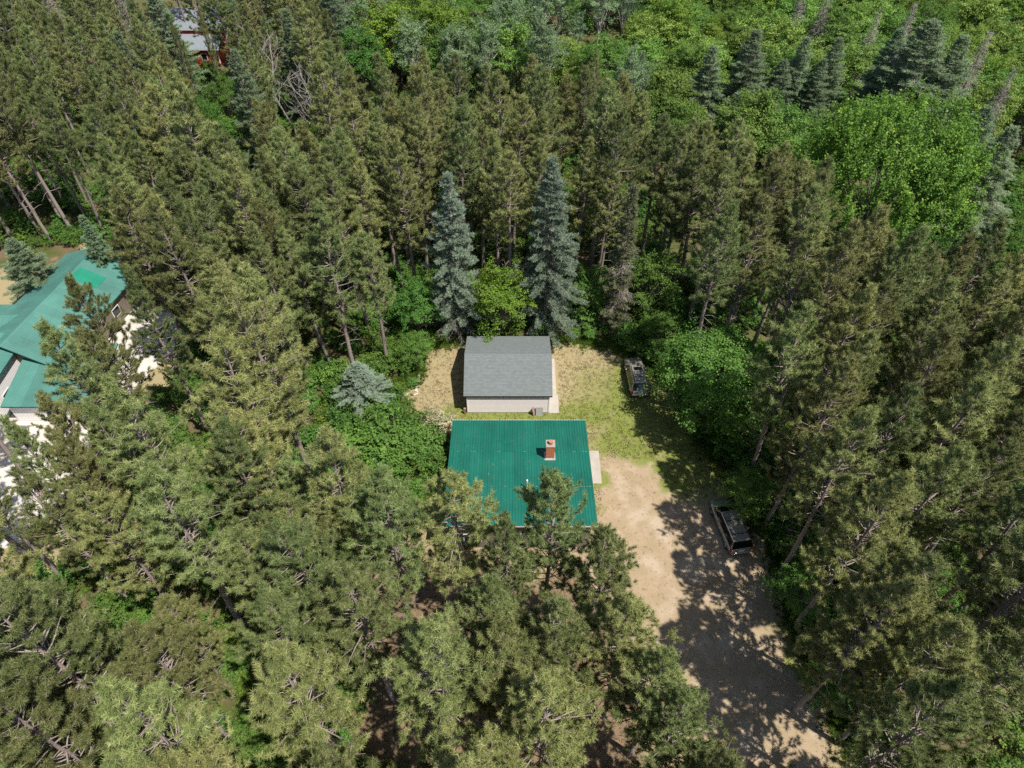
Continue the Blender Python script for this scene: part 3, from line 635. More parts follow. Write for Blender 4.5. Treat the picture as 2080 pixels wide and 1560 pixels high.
# cross wing, tall wing and low porch nearer the camera
gable_building('lodge_wing', 'connecting wing with green roof between the long building and the taller left block', (-66, 53.0), (-48.6, 53.3), 2.8, 3.2, 4.2, M['tealroof'], M['nsiding'])
gable_building('lodge_block', 'taller block with pale green roof and white side wall cut by the left edge', (-54.0, 36.0), (-54.0, 50.3), 6.0, 4.1, 5.6, M['tealroof'], M['nsiding'])
def porch():
    x0, x1, yf, yb, zf, zb = -47.55, -38.9, 42.6, 49.9, 2.5, 3.55
    o = thing('porch_building', ((x0 + x1) / 2, (yf + yb) / 2, 0), 'low outbuilding with green shed roof half hidden by pines beside the white wall', 'building')
    v = Vector((0, yb - yf, zb - zf)); roof_plane(o, (x0, yf, zf), (1, 0, 0), v, x1 - x0, v.length, M['tealroof'], rows=1)
    MB().prism([(x0, yf, zf - .02), (x1, yf, zf - .02), (x1, yb, zb - .02), (x0, yb, zb - .02)], (0, 0, -.12)).build('roof_deck', M['fascia_green'], o)
    for a, b in (((x0 + .3, yf + .4), (x1 - .3, yf + .4)), ((x1 - .3, yf + .4), (x1 - .3, yb - .3)), ((x1 - .3, yb - .3), (x0 + .3, yb - .3))):
        mb = MB(); wall_siding(mb, a, b, .1, 2.5, .25); mb.build('wall', M['nsiding'], o)
    MB().box((x1 - .28, 45, .1), (x1 - .24, 46, 2.1)).build('door', M['dark'], o)
porch()
def barn():
    c = G(386, 135); o = thing('red_barn', (c.x, c.y, 0), 'red barn with grey two-tier roof and white corner trim far behind the pines', 'barn')
    x0, x1, y0 = c.x - 5.6, c.x + 5.2, c.y + .3
    MB().box((x0, y0, -.1), (x1, y0 + 15, 2.7)).build('wall', M['barnred'], o)
    MB().box((x0, y0 + 3.0, 2.7), (x1, y0 + 11.8, 4.75)).build('upper_wall', M['barnred'], o)
    TIER = ((y0 - .4, 2.7, y0 + 3.05, 3.9), (y0 + 15.4, 2.7, y0 + 11.75, 3.9), (y0 + 2.7, 4.65, y0 + 7.4, 5.7), (y0 + 12.1, 4.65, y0 + 7.4, 5.7))
    for (ya, za, yb, zb) in TIER:
        v = Vector((0, yb - ya, zb - za)); f = 1 if yb > ya else -1
        roof_plane(o, (x0 - .3 if f > 0 else x1 + .3, ya, za + .12), (f, 0, 0), v, x1 - x0 + .6, v.length, M['tin'], rows=1, ribs=2)
        MB().prism([(x0 - .3, ya, za), (x1 + .3, ya, za), (x1 + .3, yb, zb), (x0 - .3, yb, zb)], (0, 0, .1)).build('roof_deck', M['white'], o)
        MB().prism([(x1 + .31, ya, za - .1), (x1 + .31, yb, zb - .1), (x1 + .31, yb, zb + .22), (x1 + .31, ya, za + .22)], (.10, 0, 0)).build('rake_trim', M['white'], o)
    MB().box((x1 - .12, y0 - .05, 0), (x1 + .08, y0 - .004, 2.5)).build('corner_trim', M['white'], o)
    for k in range(3):
        cx = x0 + 2 + 3.2 * k; wn = MB().box((cx - .5, y0 - .05, .9), (cx + .5, y0 - .01, 2.0)).build('window', M['white'], o); g = MB().box((cx - .42, y0 - .06, .98), (cx + .42, y0 - .052, 1.92)).build('pane', M['glass'], wn); g.matrix_parent_inverse = Matrix()
barn()

# ------------------------------------------------------------------ foliage generators
def unit(a): return a / np.maximum(np.linalg.norm(a, axis=-1, keepdims=True), 1e-9)
def tubes(paths, sides=5):
    """paths: list of (points (k,3), radii (k,)) -> V, quads"""
    Vs, Fs, base = [], [], 0; ang = np.arange(sides) * 2 * np.pi / sides
    for P, r in paths:
        P = np.asarray(P, float); r = np.asarray(r, float); k = len(P)
        t = unit(np.gradient(P, axis=0)); ref = np.where(np.abs(t[:, 2:3]) > .9, [[1, 0, 0]], [[0, 0, 1]])
        a = unit(np.cross(t, ref)); b = np.cross(t, a)
        V = P[:, None] + r[:, None, None] * (np.cos(ang)[None, :, None] * a[:, None] + np.sin(ang)[None, :, None] * b[:, None])
        i = base + np.arange(k * sides).reshape(k, sides); j = np.roll(i, -1, 1)
        Fs.append(np.stack([i[:-1].ravel(), j[:-1].ravel(), j[1:].ravel(), i[1:].ravel()], 1)); Vs.append(V.reshape(-1, 3)); base += k * sides
    return np.concatenate(Vs), np.concatenate(Fs)
def blades(rg, C, D, n, L, w, bias=.8, off=.1, tv=.5, up=0.0):
    """n needle blades fanning out round each centre C along D"""
    m = len(C); D = unit(D); d = unit(bias * D[:, None] + unit(rg.normal(size=(m, n, 3))) + np.array([0, 0, up]))
    base = C[:, None] + D[:, None] * rg.uniform(-off, off, (m, n, 1))
    s = unit(np.cross(d, rg.normal(size=(m, n, 3)))) * (w / 2); ln = rg.uniform(*L, (m, n, 1))
    V = np.stack([base - s, base + s, base + d * ln], 2).reshape(-1, 3)
    v = np.clip(tv * rg.random((m, 1)) + (1 - tv) * rg.random((m, n)), 0, 1).ravel()
    return V, np.arange(len(V)).reshape(-1, 3), v
def leaves(rg, C, Nn, l, w, rand=.8):
    m = len(C); n = unit(Nn + rand * rg.normal(size=(m, 3))); t = unit(np.cross(n, rg.normal(size=(m, 3)))); b = np.cross(n, t)
    ll = (l * rg.uniform(.7, 1.3, (m, 1))) / 2; ww = (w * rg.uniform(.7, 1.3, (m, 1))) / 2
    V = np.stack([C - t * ll, C + b * ww - t * ll * .15, C + t * ll + n * ll * -.2, C - b * ww - t * ll * .15], 1).reshape(-1, 3)
    return V, np.arange(len(V)).reshape(-1, 4)
class Kind:
    """one shared plant shape: wood mesh + foliage mesh"""
    def __init__(s, wood, crown, h): s.wood, s.crown, s.h = wood, crown, h
def make_pine(seed, H, Rc, base, tufts=1.0, blade_n=56, lean=0.02):
    rg = np.random.default_rng(seed); paths = []; C = []; D = []
    zz = np.linspace(0, H, 12); wob = np.cumsum(rg.normal(0, .05, (12, 2)), 0); wob[0] = 0
    tr = np.stack([wob[:, 0], wob[:, 1], zz], 1); paths.append((tr, .21 * (1 - zz / H) ** .8 + .025))
    def trunk(z): return np.array([np.interp(z, zz, tr[:, 0]), np.interp(z, zz, tr[:, 1]), z])
    z = base * H * .62; az = rg.uniform(0, 6.28)
    while z < H - .15:
        q = (z / H - base) / (1 - base)            # 0 crown base .. 1 top
        dead = q < 0.02
        nb = rg.integers(2, 4) if dead else rg.integers(3, 6)
        for k in range(nb):
            az += 2 * np.pi / nb + rg.normal(0, .35)
            prof = .55 + .45 * math.sin(min(1, max(q, 0) / .42) * math.pi / 2) if q < .42 else max(.08, (1 - ((q - .42) / .58) ** 1.1))
            ln = Rc * prof * rg.uniform(.60, 1.15) * (.75 if dead else 1)
            el = math.radians(rg.normal(-4 if dead else 6 + 30 * max(q, 0), 8)); p = trunk(z + rg.uniform(-.15, .15)); pts = [p]; dr = np.array([math.cos(az) * math.cos(el), math.sin(az) * math.cos(el), math.sin(el)])
            nseg = 5
            for i in range(nseg):
                dr = unit(dr + np.array([0, 0, (.10 if not dead else -.03) + rg.normal(0, .05)]) + rg.normal(0, .10, 3)); pts.append(pts[-1] + dr * ln / nseg)
            pts = np.array(pts); r0 = .018 + .020 * ln / 2; paths.append((pts, np.linspace(r0, .010, nseg + 1)))
            if dead:
                for i in range(rg.integers(1, 4)):
                    f = rg.uniform(.3, .9); b = pts[0] * (1 - f) + pts[-1] * f; e = unit(dr + rg.normal(0, .7, 3)) * rg.uniform(.3, .8); paths.append((np.array([b, b + e * .5 + rg.normal(0, .05, 3), b + e]), [.011, .008, .004]))
                continue
            ns = int(max(2, round((1.6 + 1.8 * ln) * tufts)))
            for i in range(ns):
                f = 1 - rg.random() ** 1.3 * .72; fi = f * nseg; i0 = min(int(fi), nseg - 1); b = pts[i0] + (pts[i0 + 1] - pts[i0]) * (fi - i0)
                sd = unit(np.cross(dr, [0, 0, 1])) * (1 if i % 2 else -1)
                e = unit(dr * .8 + sd * rg.uniform(.2, 1.0) + np.array([0, 0, rg.uniform(.05, .65)])); sl = rg.uniform(.25, .75) * (.5 + .5 * min(1, ln / 2))
                tip = b + e * sl; paths.append((np.array([b, b + e * sl * .5 + [0, 0, -.03], tip]), [.012, .010, .007]))
                C.append(tip); D.append(e + np.array([0, 0, .25]))
                if sl > .45: C.append(b + e * sl * .55); D.append(e)
            C.append(pts[-1]); D.append(dr)
        z += rg.uniform(.32, .58) if q > 0 else rg.uniform(.6, 1.3)
    C.append(tr[-1]); D.append(np.array([0, 0, 1.0]))
    V, F = tubes(paths, 5); wood = mesh_np('pine_wood', V, [F], smooth=True, mats=[M['bark']])
    V, F, v = blades(rg, np.array(C), np.array(D), blade_n, (.18, .34), .032, bias=.4, off=.15, tv=.6)
    return Kind(wood, mesh_np('pine_crown', V, [F], v, mats=[M['pine']]), H)
def make_spruce(seed, H, Rc, mat, dead=0.0, base=.02, dens=1.0):
    """conical spruce; dead: share of bare branches"""
    rg = np.random.default_rng(seed); paths = []; C = []; D = []; TW = []
    zz = np.linspace(0, H, 8); tr = np.stack([0 * zz, 0 * zz, zz], 1); paths.append((tr, .24 * (1 - zz / H) + .02))
    z = base * H + .3; az = 0
    while z < H - .1:
        q = z / H; nb = rg.integers(4, 7)
        for k in range(nb):
            az += 2 * np.pi / nb + rg.normal(0, .3)
            ln = max(.15, Rc * min(1, (1 - q) * 1.25) ** .85 * rg.choice([.5, .7, .85, 1.0, 1.2])); el = math.radians(-14 + 40 * q + rg.normal(0, 5))
            dr = np.array([math.cos(az) * math.cos(el), math.sin(az) * math.cos(el), math.sin(el)]); pts = [np.array([0, 0, z])]
            for i in range(4): dr = unit(dr + np.array([0, 0, -.09 if i < 2 else .13])); pts.append(pts[-1] + dr * ln / 4)
            pts = np.array(pts); paths.append((pts, np.linspace(.03, .008, 5)))
            pd = dead if not callable(dead) else dead(q, az)
            bare = rg.random() < pd; m = int(max(2, ln / .20 * dens))
            for i in range(m):
                f = 1 - (i / m) * .82; fi = f * 4; i0 = min(int(fi), 3); b = pts[i0] + (pts[i0 + 1] - pts[i0]) * (fi - i0)
                for sgn in (-1, 1):
                    sd = unit(np.cross(dr, [0, 0, 1])) * sgn; e = unit(dr * .75 + sd * .8 + [0, 0, rg.uniform(-.25, .15) - (.7 if bare else 0)]); sl = (.18 + .42 * (1 - f) * min(1, ln)) * rg.uniform(.7, 1.3) + (.25 if bare else 0)
                    if bare: TW.append((b, b + e * sl)); TW.append((b + e * sl * .4, b + e * sl * .7 + rg.normal(0, .18, 3)))
                    else: C.append(b + e * sl * .55); D.append(e); C.append(b + e * sl); D.append(e)
            if not bare: C.append(pts[-1]); D.append(dr)
        z += rg.uniform(.24, .42)
    if not callable(dead) or True: C.append(np.array([0, 0, H - .1])); D.append(np.array([0, 0, 1.0]))
    V, F = tubes(paths, 5); fs = [F]; mi = [np.zeros(len(F))]
    if TW:
        A = np.array(TW); s = unit(np.cross(A[:, 1] - A[:, 0], rg.normal(size=(len(A), 3)))) * .014; k = len(V)
        V = np.concatenate([V, np.stack([A[:, 0] - s, A[:, 0] + s, A[:, 1]], 1).reshape(-1, 3)]); T = k + np.arange(3 * len(A)).reshape(-1, 3); fs.append(T); mi.append(np.ones(len(T)))
    wood = mesh_np('spruce_wood', V, fs, smooth=True, mats=[M['bark'], M['deadwood']], midx=np.concatenate(mi))
    V, F, v = blades(rg, np.array(C), np.array(D), 11, (.15, .30), .055, bias=.9, off=.12, tv=.5, up=.3)
    return Kind(wood, mesh_np('spruce_crown', V, [F], v, mats=[mat]), H)
def make_broadleaf(seed, H, Rx, mat, wood_mat, base=.25, clumps=90, per=110, leaf=.19, cr=.8, flat=1.0, shoots=False, droop=0.0, lump=.55, spray=True):
    rg = np.random.default_rng(seed); paths = []; zc = H * (base + 1) / 2; Rz = H * (1 - base) / 2 * flat
    d = unit(rg.normal(size=(clumps, 3))); d[:, 2] = np.where(d[:, 2] < -.45, -d[:, 2], d[:, 2]); rad = rg.uniform(.45, 1, (clumps, 1)) ** .5
    ph = rg.uniform(0, 6.28, 6); bump = 1 + lump * (np.sin(d[:, 0] * 4 + ph[0]) * np.sin(d[:, 1] * 4 + ph[1]) + .7 * np.sin(d[:, 2] * 6 + ph[2] + d[:, 0] * 3) + .4 * rg.normal(size=clumps))[:, None] * .5
    C = d * rad * bump * np.array([Rx, Rx, Rz]) + np.array([0, 0, zc]); C[:, 2] = np.maximum(C[:, 2], .12 * H * base + .2)
    top = np.array([0, 0, H * (base + .25)]); paths.append((np.array([[0, 0, 0], [.1, .05, H * base * .6], top]), np.array([.05 + .012 * H, .04 + .010 * H, .02 + .007 * H])))
    for c in C[:: max(1, clumps // 45)]:
        st = np.array([0, 0, H * base * rg.uniform(.6, 1.15)]); mid = st * .45 + c * .55 + rg.normal(0, .12, 3) + [0, 0, .04 * H]; paths.append((np.array([st, mid, c]), np.array([.02 + .004 * H, .014 + .0022 * H, .008])))
    LC, LN, LV = [], [], []
    for c, dd in zip(C, d):
        r = cr * rg.uniform(.6, 1.25); n = int(per * rg.uniform(.7, 1.3)); g = unit(rg.normal(size=(n, 3))) * (rg.random((n, 1)) ** .4) * r; tv = rg.random()
        if shoots:
            ax = unit(np.array([dd[0] * .35, dd[1] * .35, 1.0])); k = 7; sb = c + rg.normal(0, r * .55, (k, 3)); wch = rg.integers(0, k, n); tt = rg.random(n) ** .8
            P = sb[wch] + ax * (tt * r * 1.5)[:, None] + rg.normal(0, .13, (n, 3)); LC.append(P); LN.append(np.tile(unit(ax + dd * .6), (n, 1))); LV.append(np.clip(.28 * tv + .22 * rg.random(n) + .55 * tt ** 2, 0, 1)); continue
        g[:, 2] *= .62
        if spray:
            al = unit(np.array([dd[0], dd[1], -.15 + .5 * dd[2]]) + rg.normal(0, .35, 3)); la = unit(np.cross(al, [0, 0, 1.0])); tt = rg.uniform(-1, 1, n)
            g = al * (tt * 1.5 * r)[:, None] + la * (rg.normal(0, .42, n) * r * (1.15 - .55 * np.abs(tt)))[:, None] + np.array([0, 0, 1]) * (rg.normal(0, .16, n) * r)[:, None]
        P = c + g
        if droop: P[:, 2] -= droop * (np.hypot(g[:, 0] , g[:, 1]) ** 2)
        LC.append(P); LN.append(np.tile(unit(dd * .5 + np.array([0, 0, .8])), (n, 1)) + g * .35 / r); LV.append(np.clip(.6 * tv + .4 * rg.random(n), 0, 1))
    V, F = tubes(paths, 5); wood = mesh_np('tree_wood', V, [F], smooth=True, mats=[wood_mat])
    LC = np.concatenate(LC); V, F = leaves(rg, LC, np.concatenate(LN), leaf, leaf * .72)
    return Kind(wood, mesh_np('leaf_crown', V, [F], np.concatenate(LV), mats=[mat]), H)
def make_bare(seed, H, Rc, mat):
    rg = np.random.default_rng(seed); paths = []
    def grow(p, d, ln, r, lv):
        pts = [p]; k = 4
        for i in range(k): d = unit(d + rg.normal(0, .13, 3) + [0, 0, .04]); pts.append(pts[-1] + d * ln / k)
        pts = np.array(pts); paths.append((pts, np.linspace(r, r * .45, k + 1)))
        if lv == 0: return
        for i in range(7 if lv == 3 else 5):
            f = rg.uniform(.3, 1); fi = f * k; i0 = min(int(fi), k - 1); b = pts[i0] + (pts[i0 + 1] - pts[i0]) * (fi - i0)
            a = rg.uniform(0, 6.28); nd = unit(d * .8 + np.array([math.cos(a), math.sin(a), .1]) * .75); grow(b, nd, ln * rg.uniform(.38, .62), r * .48, lv - 1)
    grow(np.zeros(3), np.array([0, 0, 1.0]), H * .72, .19, 3)
    V, F = tubes(paths, 4); return Kind(mesh_np('bare_wood', V, [F], smooth=True, mats=[mat]), None, H)
def plant(name, kind, label, cat, x, y, h=None, group=None, rz=None, sx=1.0, z=0.0, tilt=(0, 0)):
    s = (h / kind.h) if h else 1.0
    o = thing(name, (x, y, z), label, cat, group); o.rotation_euler = (tilt[0], tilt[1], R.uniform(0, 6.283) if rz is None else rz); o.scale = (s * sx, s * sx, s)
    link('trunk', kind.wood, o)
    if kind.crown: link('crown', kind.crown, o)
    return o

PINES = [make_pine(100 + k, 20.0, rc, b) for k, (rc, b) in enumerate([(2.6, .42), (2.3, .46), (2.8, .38), (2.4, .48), (3.0, .42), (2.1, .44), (2.7, .34), (2.5, .50), (2.2, .36), (2.9, .46)])]
OPEN = [make_pine(200 + k, 20.0, rc, b, 1.1, 62) for k, (rc, b) in enumerate([(3.5, .36), (3.8, .32), (3.3, .40), (3.6, .28), (3.2, .34)])]
BLUE = [make_spruce(300, 20, 3.9, M['spruce'], lambda q, a: .92 if q < .09 else .03), make_spruce(301, 20, 3.6, M['spruce'], lambda q, a: .97 if q < .17 else (.25 if q < .3 else .05))]
GSP = [make_spruce(310 + k, 16, 2.9 + .3 * k, M['gspruce'], .06) for k in range(3)]
TIRED = make_spruce(320, 18, 1.75, M['tired'], lambda q, a: .62 if (q < .55) else .18)
DEADSP = [make_spruce(330 + k, 16, 2.0, M['tired'], .985) for k in range(2)]
BROAD = [make_broadleaf(400 + k, 11, rx, M['leaf'], M['lbark'],   .22, 105, 125, .20, .85) for k, rx in enumerate([3.4, 4.0, 3.0])]
THICK = [make_broadleaf(410 + k, 9, rx, M['thicket'], M['lbark'], .12, 105, 125, .20, .85) for k, rx in enumerate([3.0, 3.5, 2.6])]
ASPEN = [make_broadleaf(420 + k, 14, 2.8, M['aspen'], M['birch'], .38, 90, 100, .20, .85) for k in range(2)]
YELLOW = [make_broadleaf(430 + k, 10, rx, M['yleaf'], M['lbark'], .15, 110, 120, .19, .8) for k, rx in enumerate([3.0, 3.8])]
MAPLE = make_broadleaf(440, 17, 9.0, M['maple'], M['lbark'], .18, 430, 170, .24, 1.15, shoots=True, lump=.18)
LAYER = make_broadleaf(450, 10, 5.0, M['layer'], M['lbark'], .12, 170, 150, .20, 1.05, droop=.35, lump=.30)
SHRUB = [make_broadleaf(460 + k, 2.4, 1.3, M['leaf'], M['lbark'], .05, 34, 60, .16, .42) for k in range(3)]
WEEDY = [make_broadleaf(470 + k, 1.3, .95, M['weed'], M['lbark'], .02, 22, 40, .15, .38) for k in range(3)]
BARE = [make_bare(480 + k, 13, 3, M['deadwood']) for k in range(2)]
FLOWER = make_broadleaf(490, 1.6, 1.15, M['flower'], M['lbark'], .08, 50, 60, .11, .30)

# ------------------------------------------------------------------ where things stand
KEEP = [  # picture regions where no filler pine may stand in front of what shows
    [(848, 700), (900, 690), (945, 676), (1125, 676), (1250, 690), (1330, 730), (1345, 800), (1360, 900), (1420, 960), (1480, 1010), (1545, 1110), (1550, 1200), (1590, 1330), (1660, 1480), (1690, 1600), (1580, 1600), (1490, 1440), (1400, 1330), (1350, 1230), (1330, 1120), (1250, 1040), (1215, 1060), (1180, 1010), (1150, 985), (1125, 960), (1085, 985), (1050, 1050), (1000, 1060), (985, 1000), (960, 970), (915, 945), (870, 900), (690, 900), (690, 860), (790, 850), (790, 780), (845, 760)],
    [(0, 590), (130, 508), (205, 488), (216, 615), (190, 650), (120, 640), (60, 660), (60, 700), (0, 850)],
    [(205, 655), (290, 620), (350, 660), (335, 700), (280, 715)], [(0, 880), (70, 870), (150, 900), (165, 960), (60, 1030), (0, 1000)],
    [(885, 345), (935, 345), (985, 560), (975, 690), (890, 690), (870, 560)], [(1085, 320), (1160, 320), (1190, 660), (1052, 660)],
    [(1268, 366), (1306, 366), (1300, 560), (1265, 670), (1235, 660), (1250, 520)], [(985, 545), (1060, 540), (1060, 690), (985, 690)], [(1195, 560), (1300, 520), (1375, 520), (1380, 690), (1195, 690)],
    [(820, 570), (860, 580), (880, 700), (830, 770), (800, 760)], [(1345, 670), (1420, 640), (1500, 690), (1560, 800), (1540, 880), (1400, 930), (1350, 860)], [(1490, 965), (1590, 970), (1600, 1090), (1520, 1100)],
    [(1650, 260), (1770, 195), (1900, 230), (2010, 320), (2050, 460), (1960, 490), (1880, 440), (1790, 340), (1680, 330)],
    [(350, 66), (400, 48), (455, 26), (458, 108), (350, 110)], [(365, 150), (420, 120), (470, 170), (500, 230), (410, 240)], [(540, 110), (640, 90), (640, 200), (560, 220)],
    [(700, 735), (760, 720), (790, 800), (760, 850), (700, 830)]]
BASECLEAR = [tuple(G(*p).xy) for p in [(840, 712), (880, 690), (1125, 678), (1260, 694), (1345, 745), (1440, 900), (1520, 1000), (1580, 1110), (1630, 1280), (1700, 1440), (1760, 1600), (1480, 1600), (1420, 1420), (1330, 1260), (1210, 1230), (880, 1230), (870, 1000), (880, 880), (700, 900), (700, 830), (800, 770)]]
NB = [(-70, 34), (-37.5, 41), (-38.5, 51), (-40, 62), (-46, 70), (-70, 70)]
FAR = [(-300, 60), (0, 80), (100, 105), (300, 100), (330, 110), (460, 120), (520, 60), (640, 75), (760, 100), (860, 95), (990, 120), (1100, 100), (1230, 105), (1290, 165), (1340, 225), (1420, 235), (1560, 240), (1620, 300), (1700, 340), (1780, 410), (1850, 445), (1960, 470), (2080, 430), (2400, 430)]
KD = [1e9, 1e9, 1e9, 1e9, 54, 55, 56, 54, 54, 54, 46, 33, 66, 1e9, 95, 85, 46]
def crown_hits(x, y, h, r, polys, b=.45):
    for f, k in ((1.0, .05), (.92, .5), (.8, .85), (.68, 1), (b + .08, .9)):
        for e in (-1, -.5, 0, .5, 1):
            px, py, _ = PX(x + e * r * k, y, h * f)
            for q in polys:
                if inside(q, px, py): return True
    return False
def zone(x, y):
    px, py, _ = PX(x, y, 18)
    if py > 1180:
        if px < 520: return 'filling the bottom left corner'
        if px < 1000: return 'at the bottom edge left of the front yard'
        return 'scattered in the front yard below the green house' if px < 1560 else 'filling the bottom right corner'
    if py > 780:
        if px < 330: return 'beside the neighbouring building at the left edge'
        if px < 920: return 'in the stand left of the green house'
        return 'close in front of the green house' if px < 1400 else 'in the dark stand right of the driveway'
    if py > 430:
        if px < 330: return 'around the far end of the left building'
        if px < 860: return 'in the stand left of the garage'
        return 'behind the blue spruces and the garage' if px < 1380 else 'in the stand right of the garage yard'
    if px < 400: return 'in the far left stand before the red barn'
    if px < 860: return 'in the far stand right of the bare trees'
    return 'at the far rim beyond the blue spruces' if px < 1330 else 'in the far right stand below the maple'
POS = []   # (x, y, radius)
def free(x, y, d):
    return all((x - a) ** 2 + (y - b) ** 2 > (d * .5 + r) ** 2 for a, b, r in POS)
def pine(x, y, h, kinds, label=None, group=None, rz=None, sx=1.0):
    z = zone(x, y)
    plant('red_pine', R.choice(kinds), label or 'red pine ' + z, 'pine tree', x, y, h, group or 'red pines ' + z, rz=rz, sx=sx, tilt=(R.gauss(0, .025), R.gauss(0, .025)))
# pines that can be told apart (top pixel in the photo, height, spread, label)
HERO = [(1130, 968, 20.5, .85, 'tall red pine against the front of the green roof beside the vent pipe'),
        (905, 948, 20.0, .95, 'red pine whose right side covers the left front corner of the green roof'),
        (760, 985, 20.5, .9, 'red pine with long bare pale trunk left of the green house'),
        (1268, 1072, 19.0, .95, 'broad red pine between the green house corner and the sandy driveway'),
        (1130, 1210, 19.5, .9, 'red pine with many bare grey branches below the front of the green house'),
        (1300, 1215, 19.0, .9, 'red pine at the left edge of the driveway opposite the tan minivan'),
        (870, 1300, 20.5, 1.0, 'bushy pale green pine standing in the front yard at bottom centre'),
        (1140, 1390, 20.0, 1.0, 'bushy red pine at the bottom edge just left of the driveway'),
        (1420, 1440, 17.5, .85, 'dense darker green pine beside the driveway at the bottom edge'),
        (560, 1330, 21.0, 1.0, 'very broad pale pine crown with white branches near the bottom left'),
        (345, 40, 17.0, .42, 'red pine hiding the left end of the red barn'),
        (402, 20, 16.0, .34, 'slender red pine whose crown splits the view of the barn roof'),
        (128, 568, 19.0, .85, 'lone red pine rising in front of the pale green roofs at the left edge'),
        (262, 545, 20.0, .8, 'red pine with open bare trunk next to the pale patio at left'),
        (1032, 1068, 18.5, .8, 'small crowned red pine between two taller ones below the green house'),
        (30, 960, 18.5, .8, 'red pine in front of the paved yard close to the left edge'),
        (150, 985, 19.5, .85, 'red pine with long leaning trunk below the paved yard at left'),
        (15, 860, 17.5, .7, 'open red pine at the very left edge over the paved yard'),
        (185, 815, 18.0, .75, 'red pine in front of the low shed roof at left'),
        (105, 900, 18.0, .75, 'red pine casting its shade on the paved yard at left'),
        (1370, 1318, 18.5, .9, 'red pine leaning into the driveway below the tan minivan'),
        (1020, 1290, 19.5, .9, 'red pine between the two bushy front yard pines'),
        (1500, 1520, 17.0, .9, 'dark pine at the very bottom edge inside the driveway bend'),
        (700, 1150, 20.0, .95, 'red pine with grey dead branches at the left rim of the front yard'),
        (980, 1180, 19.0, .85, 'red pine shading the brown front yard'),
        (70, 800, 18.5, .85, 'red pine growing over the pale paved yard at the left edge')]
RIM = [(21.2, 36.5), (21.2, 31.2), (21.6, 27.0), (21.8, 22.8), (22.0, 18.6), (22.4, 14.4), (25.0, 29.0), (25.4, 24.8), (24.6, 34.0), (25.0, 38.5), (20.0, 16.5), (20.8, 11.0), (21.0, 7.0)]
for k, (x, y) in enumerate(RIM):
    pine(x, y, 20.5, OPEN, 'red pine at the right rim of the driveway, ' + ['farthest', 'second', 'third', 'fourth', 'fifth', 'nearest'][k] + ' of the front row' if k < 6 else None, None, sx=.85); POS.append((x, y, 1.9))
for px, py, h, sx, lb in HERO:
    a = G(px, py, h); pine(a.x, a.y, h, OPEN if sx >= .85 else PINES, lb, 'pines told apart by what they stand beside', sx=sx); POS.append((a.x, a.y, 2.3))
# spruces, broadleaf trees and shrubs that show singly
def at_top(px, py, h): return G(px, py, h)
def spot(name, kind, label, cat, px, py, h, sx=1.0, group=None, base=False, keep=2.0, rz=None):
    a = G(px, py) if base else G(px, py, h)
    POS.append((a.x, a.y, keep)); return plant(name, kind, label, cat, a.x, a.y, h, group, rz=rz, sx=sx)
spot('blue_spruce', BLUE[0], 'tall full blue spruce behind the middle of the garage, the right one of two', 'spruce tree', 1122, 322, 20.0, keep=2.6)
spot('blue_spruce', BLUE[1], 'tall blue spruce with dead grey lowest branches behind the left garage corner', 'spruce tree', 908, 352, 19.2, keep=2.4)
spot('thin_spruce', TIRED, 'thin half dead spruce with drooping grey twigs behind the yard', 'spruce tree', 1289, 370, 18.0, keep=1.8)
spot('blue_spruce', BLUE[0], 'small pale blue spruce at the left rim of the flower bed', 'spruce tree', 722, 738, 6.5, sx=2.3, keep=2.0)
spot('spruce', GSP[2], 'broad green spruce beside the far green roof at the left edge', 'spruce tree', 18, 485, 9, sx=1.7, keep=2.5)
spot('spruce', GSP[0], 'dark spruce behind the gable end of the long green roof at left', 'spruce tree', 165, 440, 10, sx=1.1, keep=2.5)
spot('yellow_green_tree', YELLOW[0], 'yellow green broadleaf tree between the two blue spruces overhanging the garage roof', 'tree', 1012, 556, 9.0, keep=2.2)
spot('broadleaf_tree', LAYER, 'wide layered bright green tree overhanging the yard right of the parked grey vehicle', 'tree', 1476, 698, 10.0, sx=.98, keep=3.0)
spot('big_maple', MAPLE, 'huge rounded maple with yellow green shoots at the upper right', 'maple tree', 1852, 245, 17.0, keep=5.5)
spot('broadleaf_tree', BROAD[0], 'green leafy tree right of the thin half dead spruce', 'tree', 1325, 515, 8.5, sx=1.1, keep=2)
spot('broadleaf_tree', BROAD[2], 'narrow green tree between the right blue spruce and the thin half dead spruce', 'tree', 1207, 560, 6.0, sx=1.05, keep=1.6)
spot('broadleaf_tree', BROAD[1], 'bright green bushy tree at the left back corner of the yard', 'tree', 838, 575, 7.5, sx=.9, keep=2)
spot('broadleaf_tree', BROAD[2], 'low green bush at the rim of the dry lawn left of the garage', 'bush', 838, 690, 4.0, sx=1.3, keep=1.5)
spot('broadleaf_tree', BROAD[0], 'green bush at the right front of the tan minivan', 'bush', 1535, 975, 5.0, sx=1.25, keep=2)
spot('broadleaf_tree', BROAD[1], 'shaded green tree between the layered tree and the driveway', 'tree', 1500, 800, 6.5, sx=1.1, keep=2)
spot('broadleaf_tree', BROAD[0], 'dark green bush filling the back right corner of the yard', 'bush', 1340, 640, 5.0, sx=1.2, keep=1.8)
spot('broadleaf_tree', BROAD[1], 'green bush at the foot of the right hand pines beyond the minivan', 'bush', 1640, 1180, 4.0, sx=1.4, keep=1.6)
spot('broadleaf_tree', BROAD[2], 'leafy green bush low at the right edge of the driveway near the bottom', 'bush', 1700, 1380, 4.0, sx=1.4, keep=1.6)
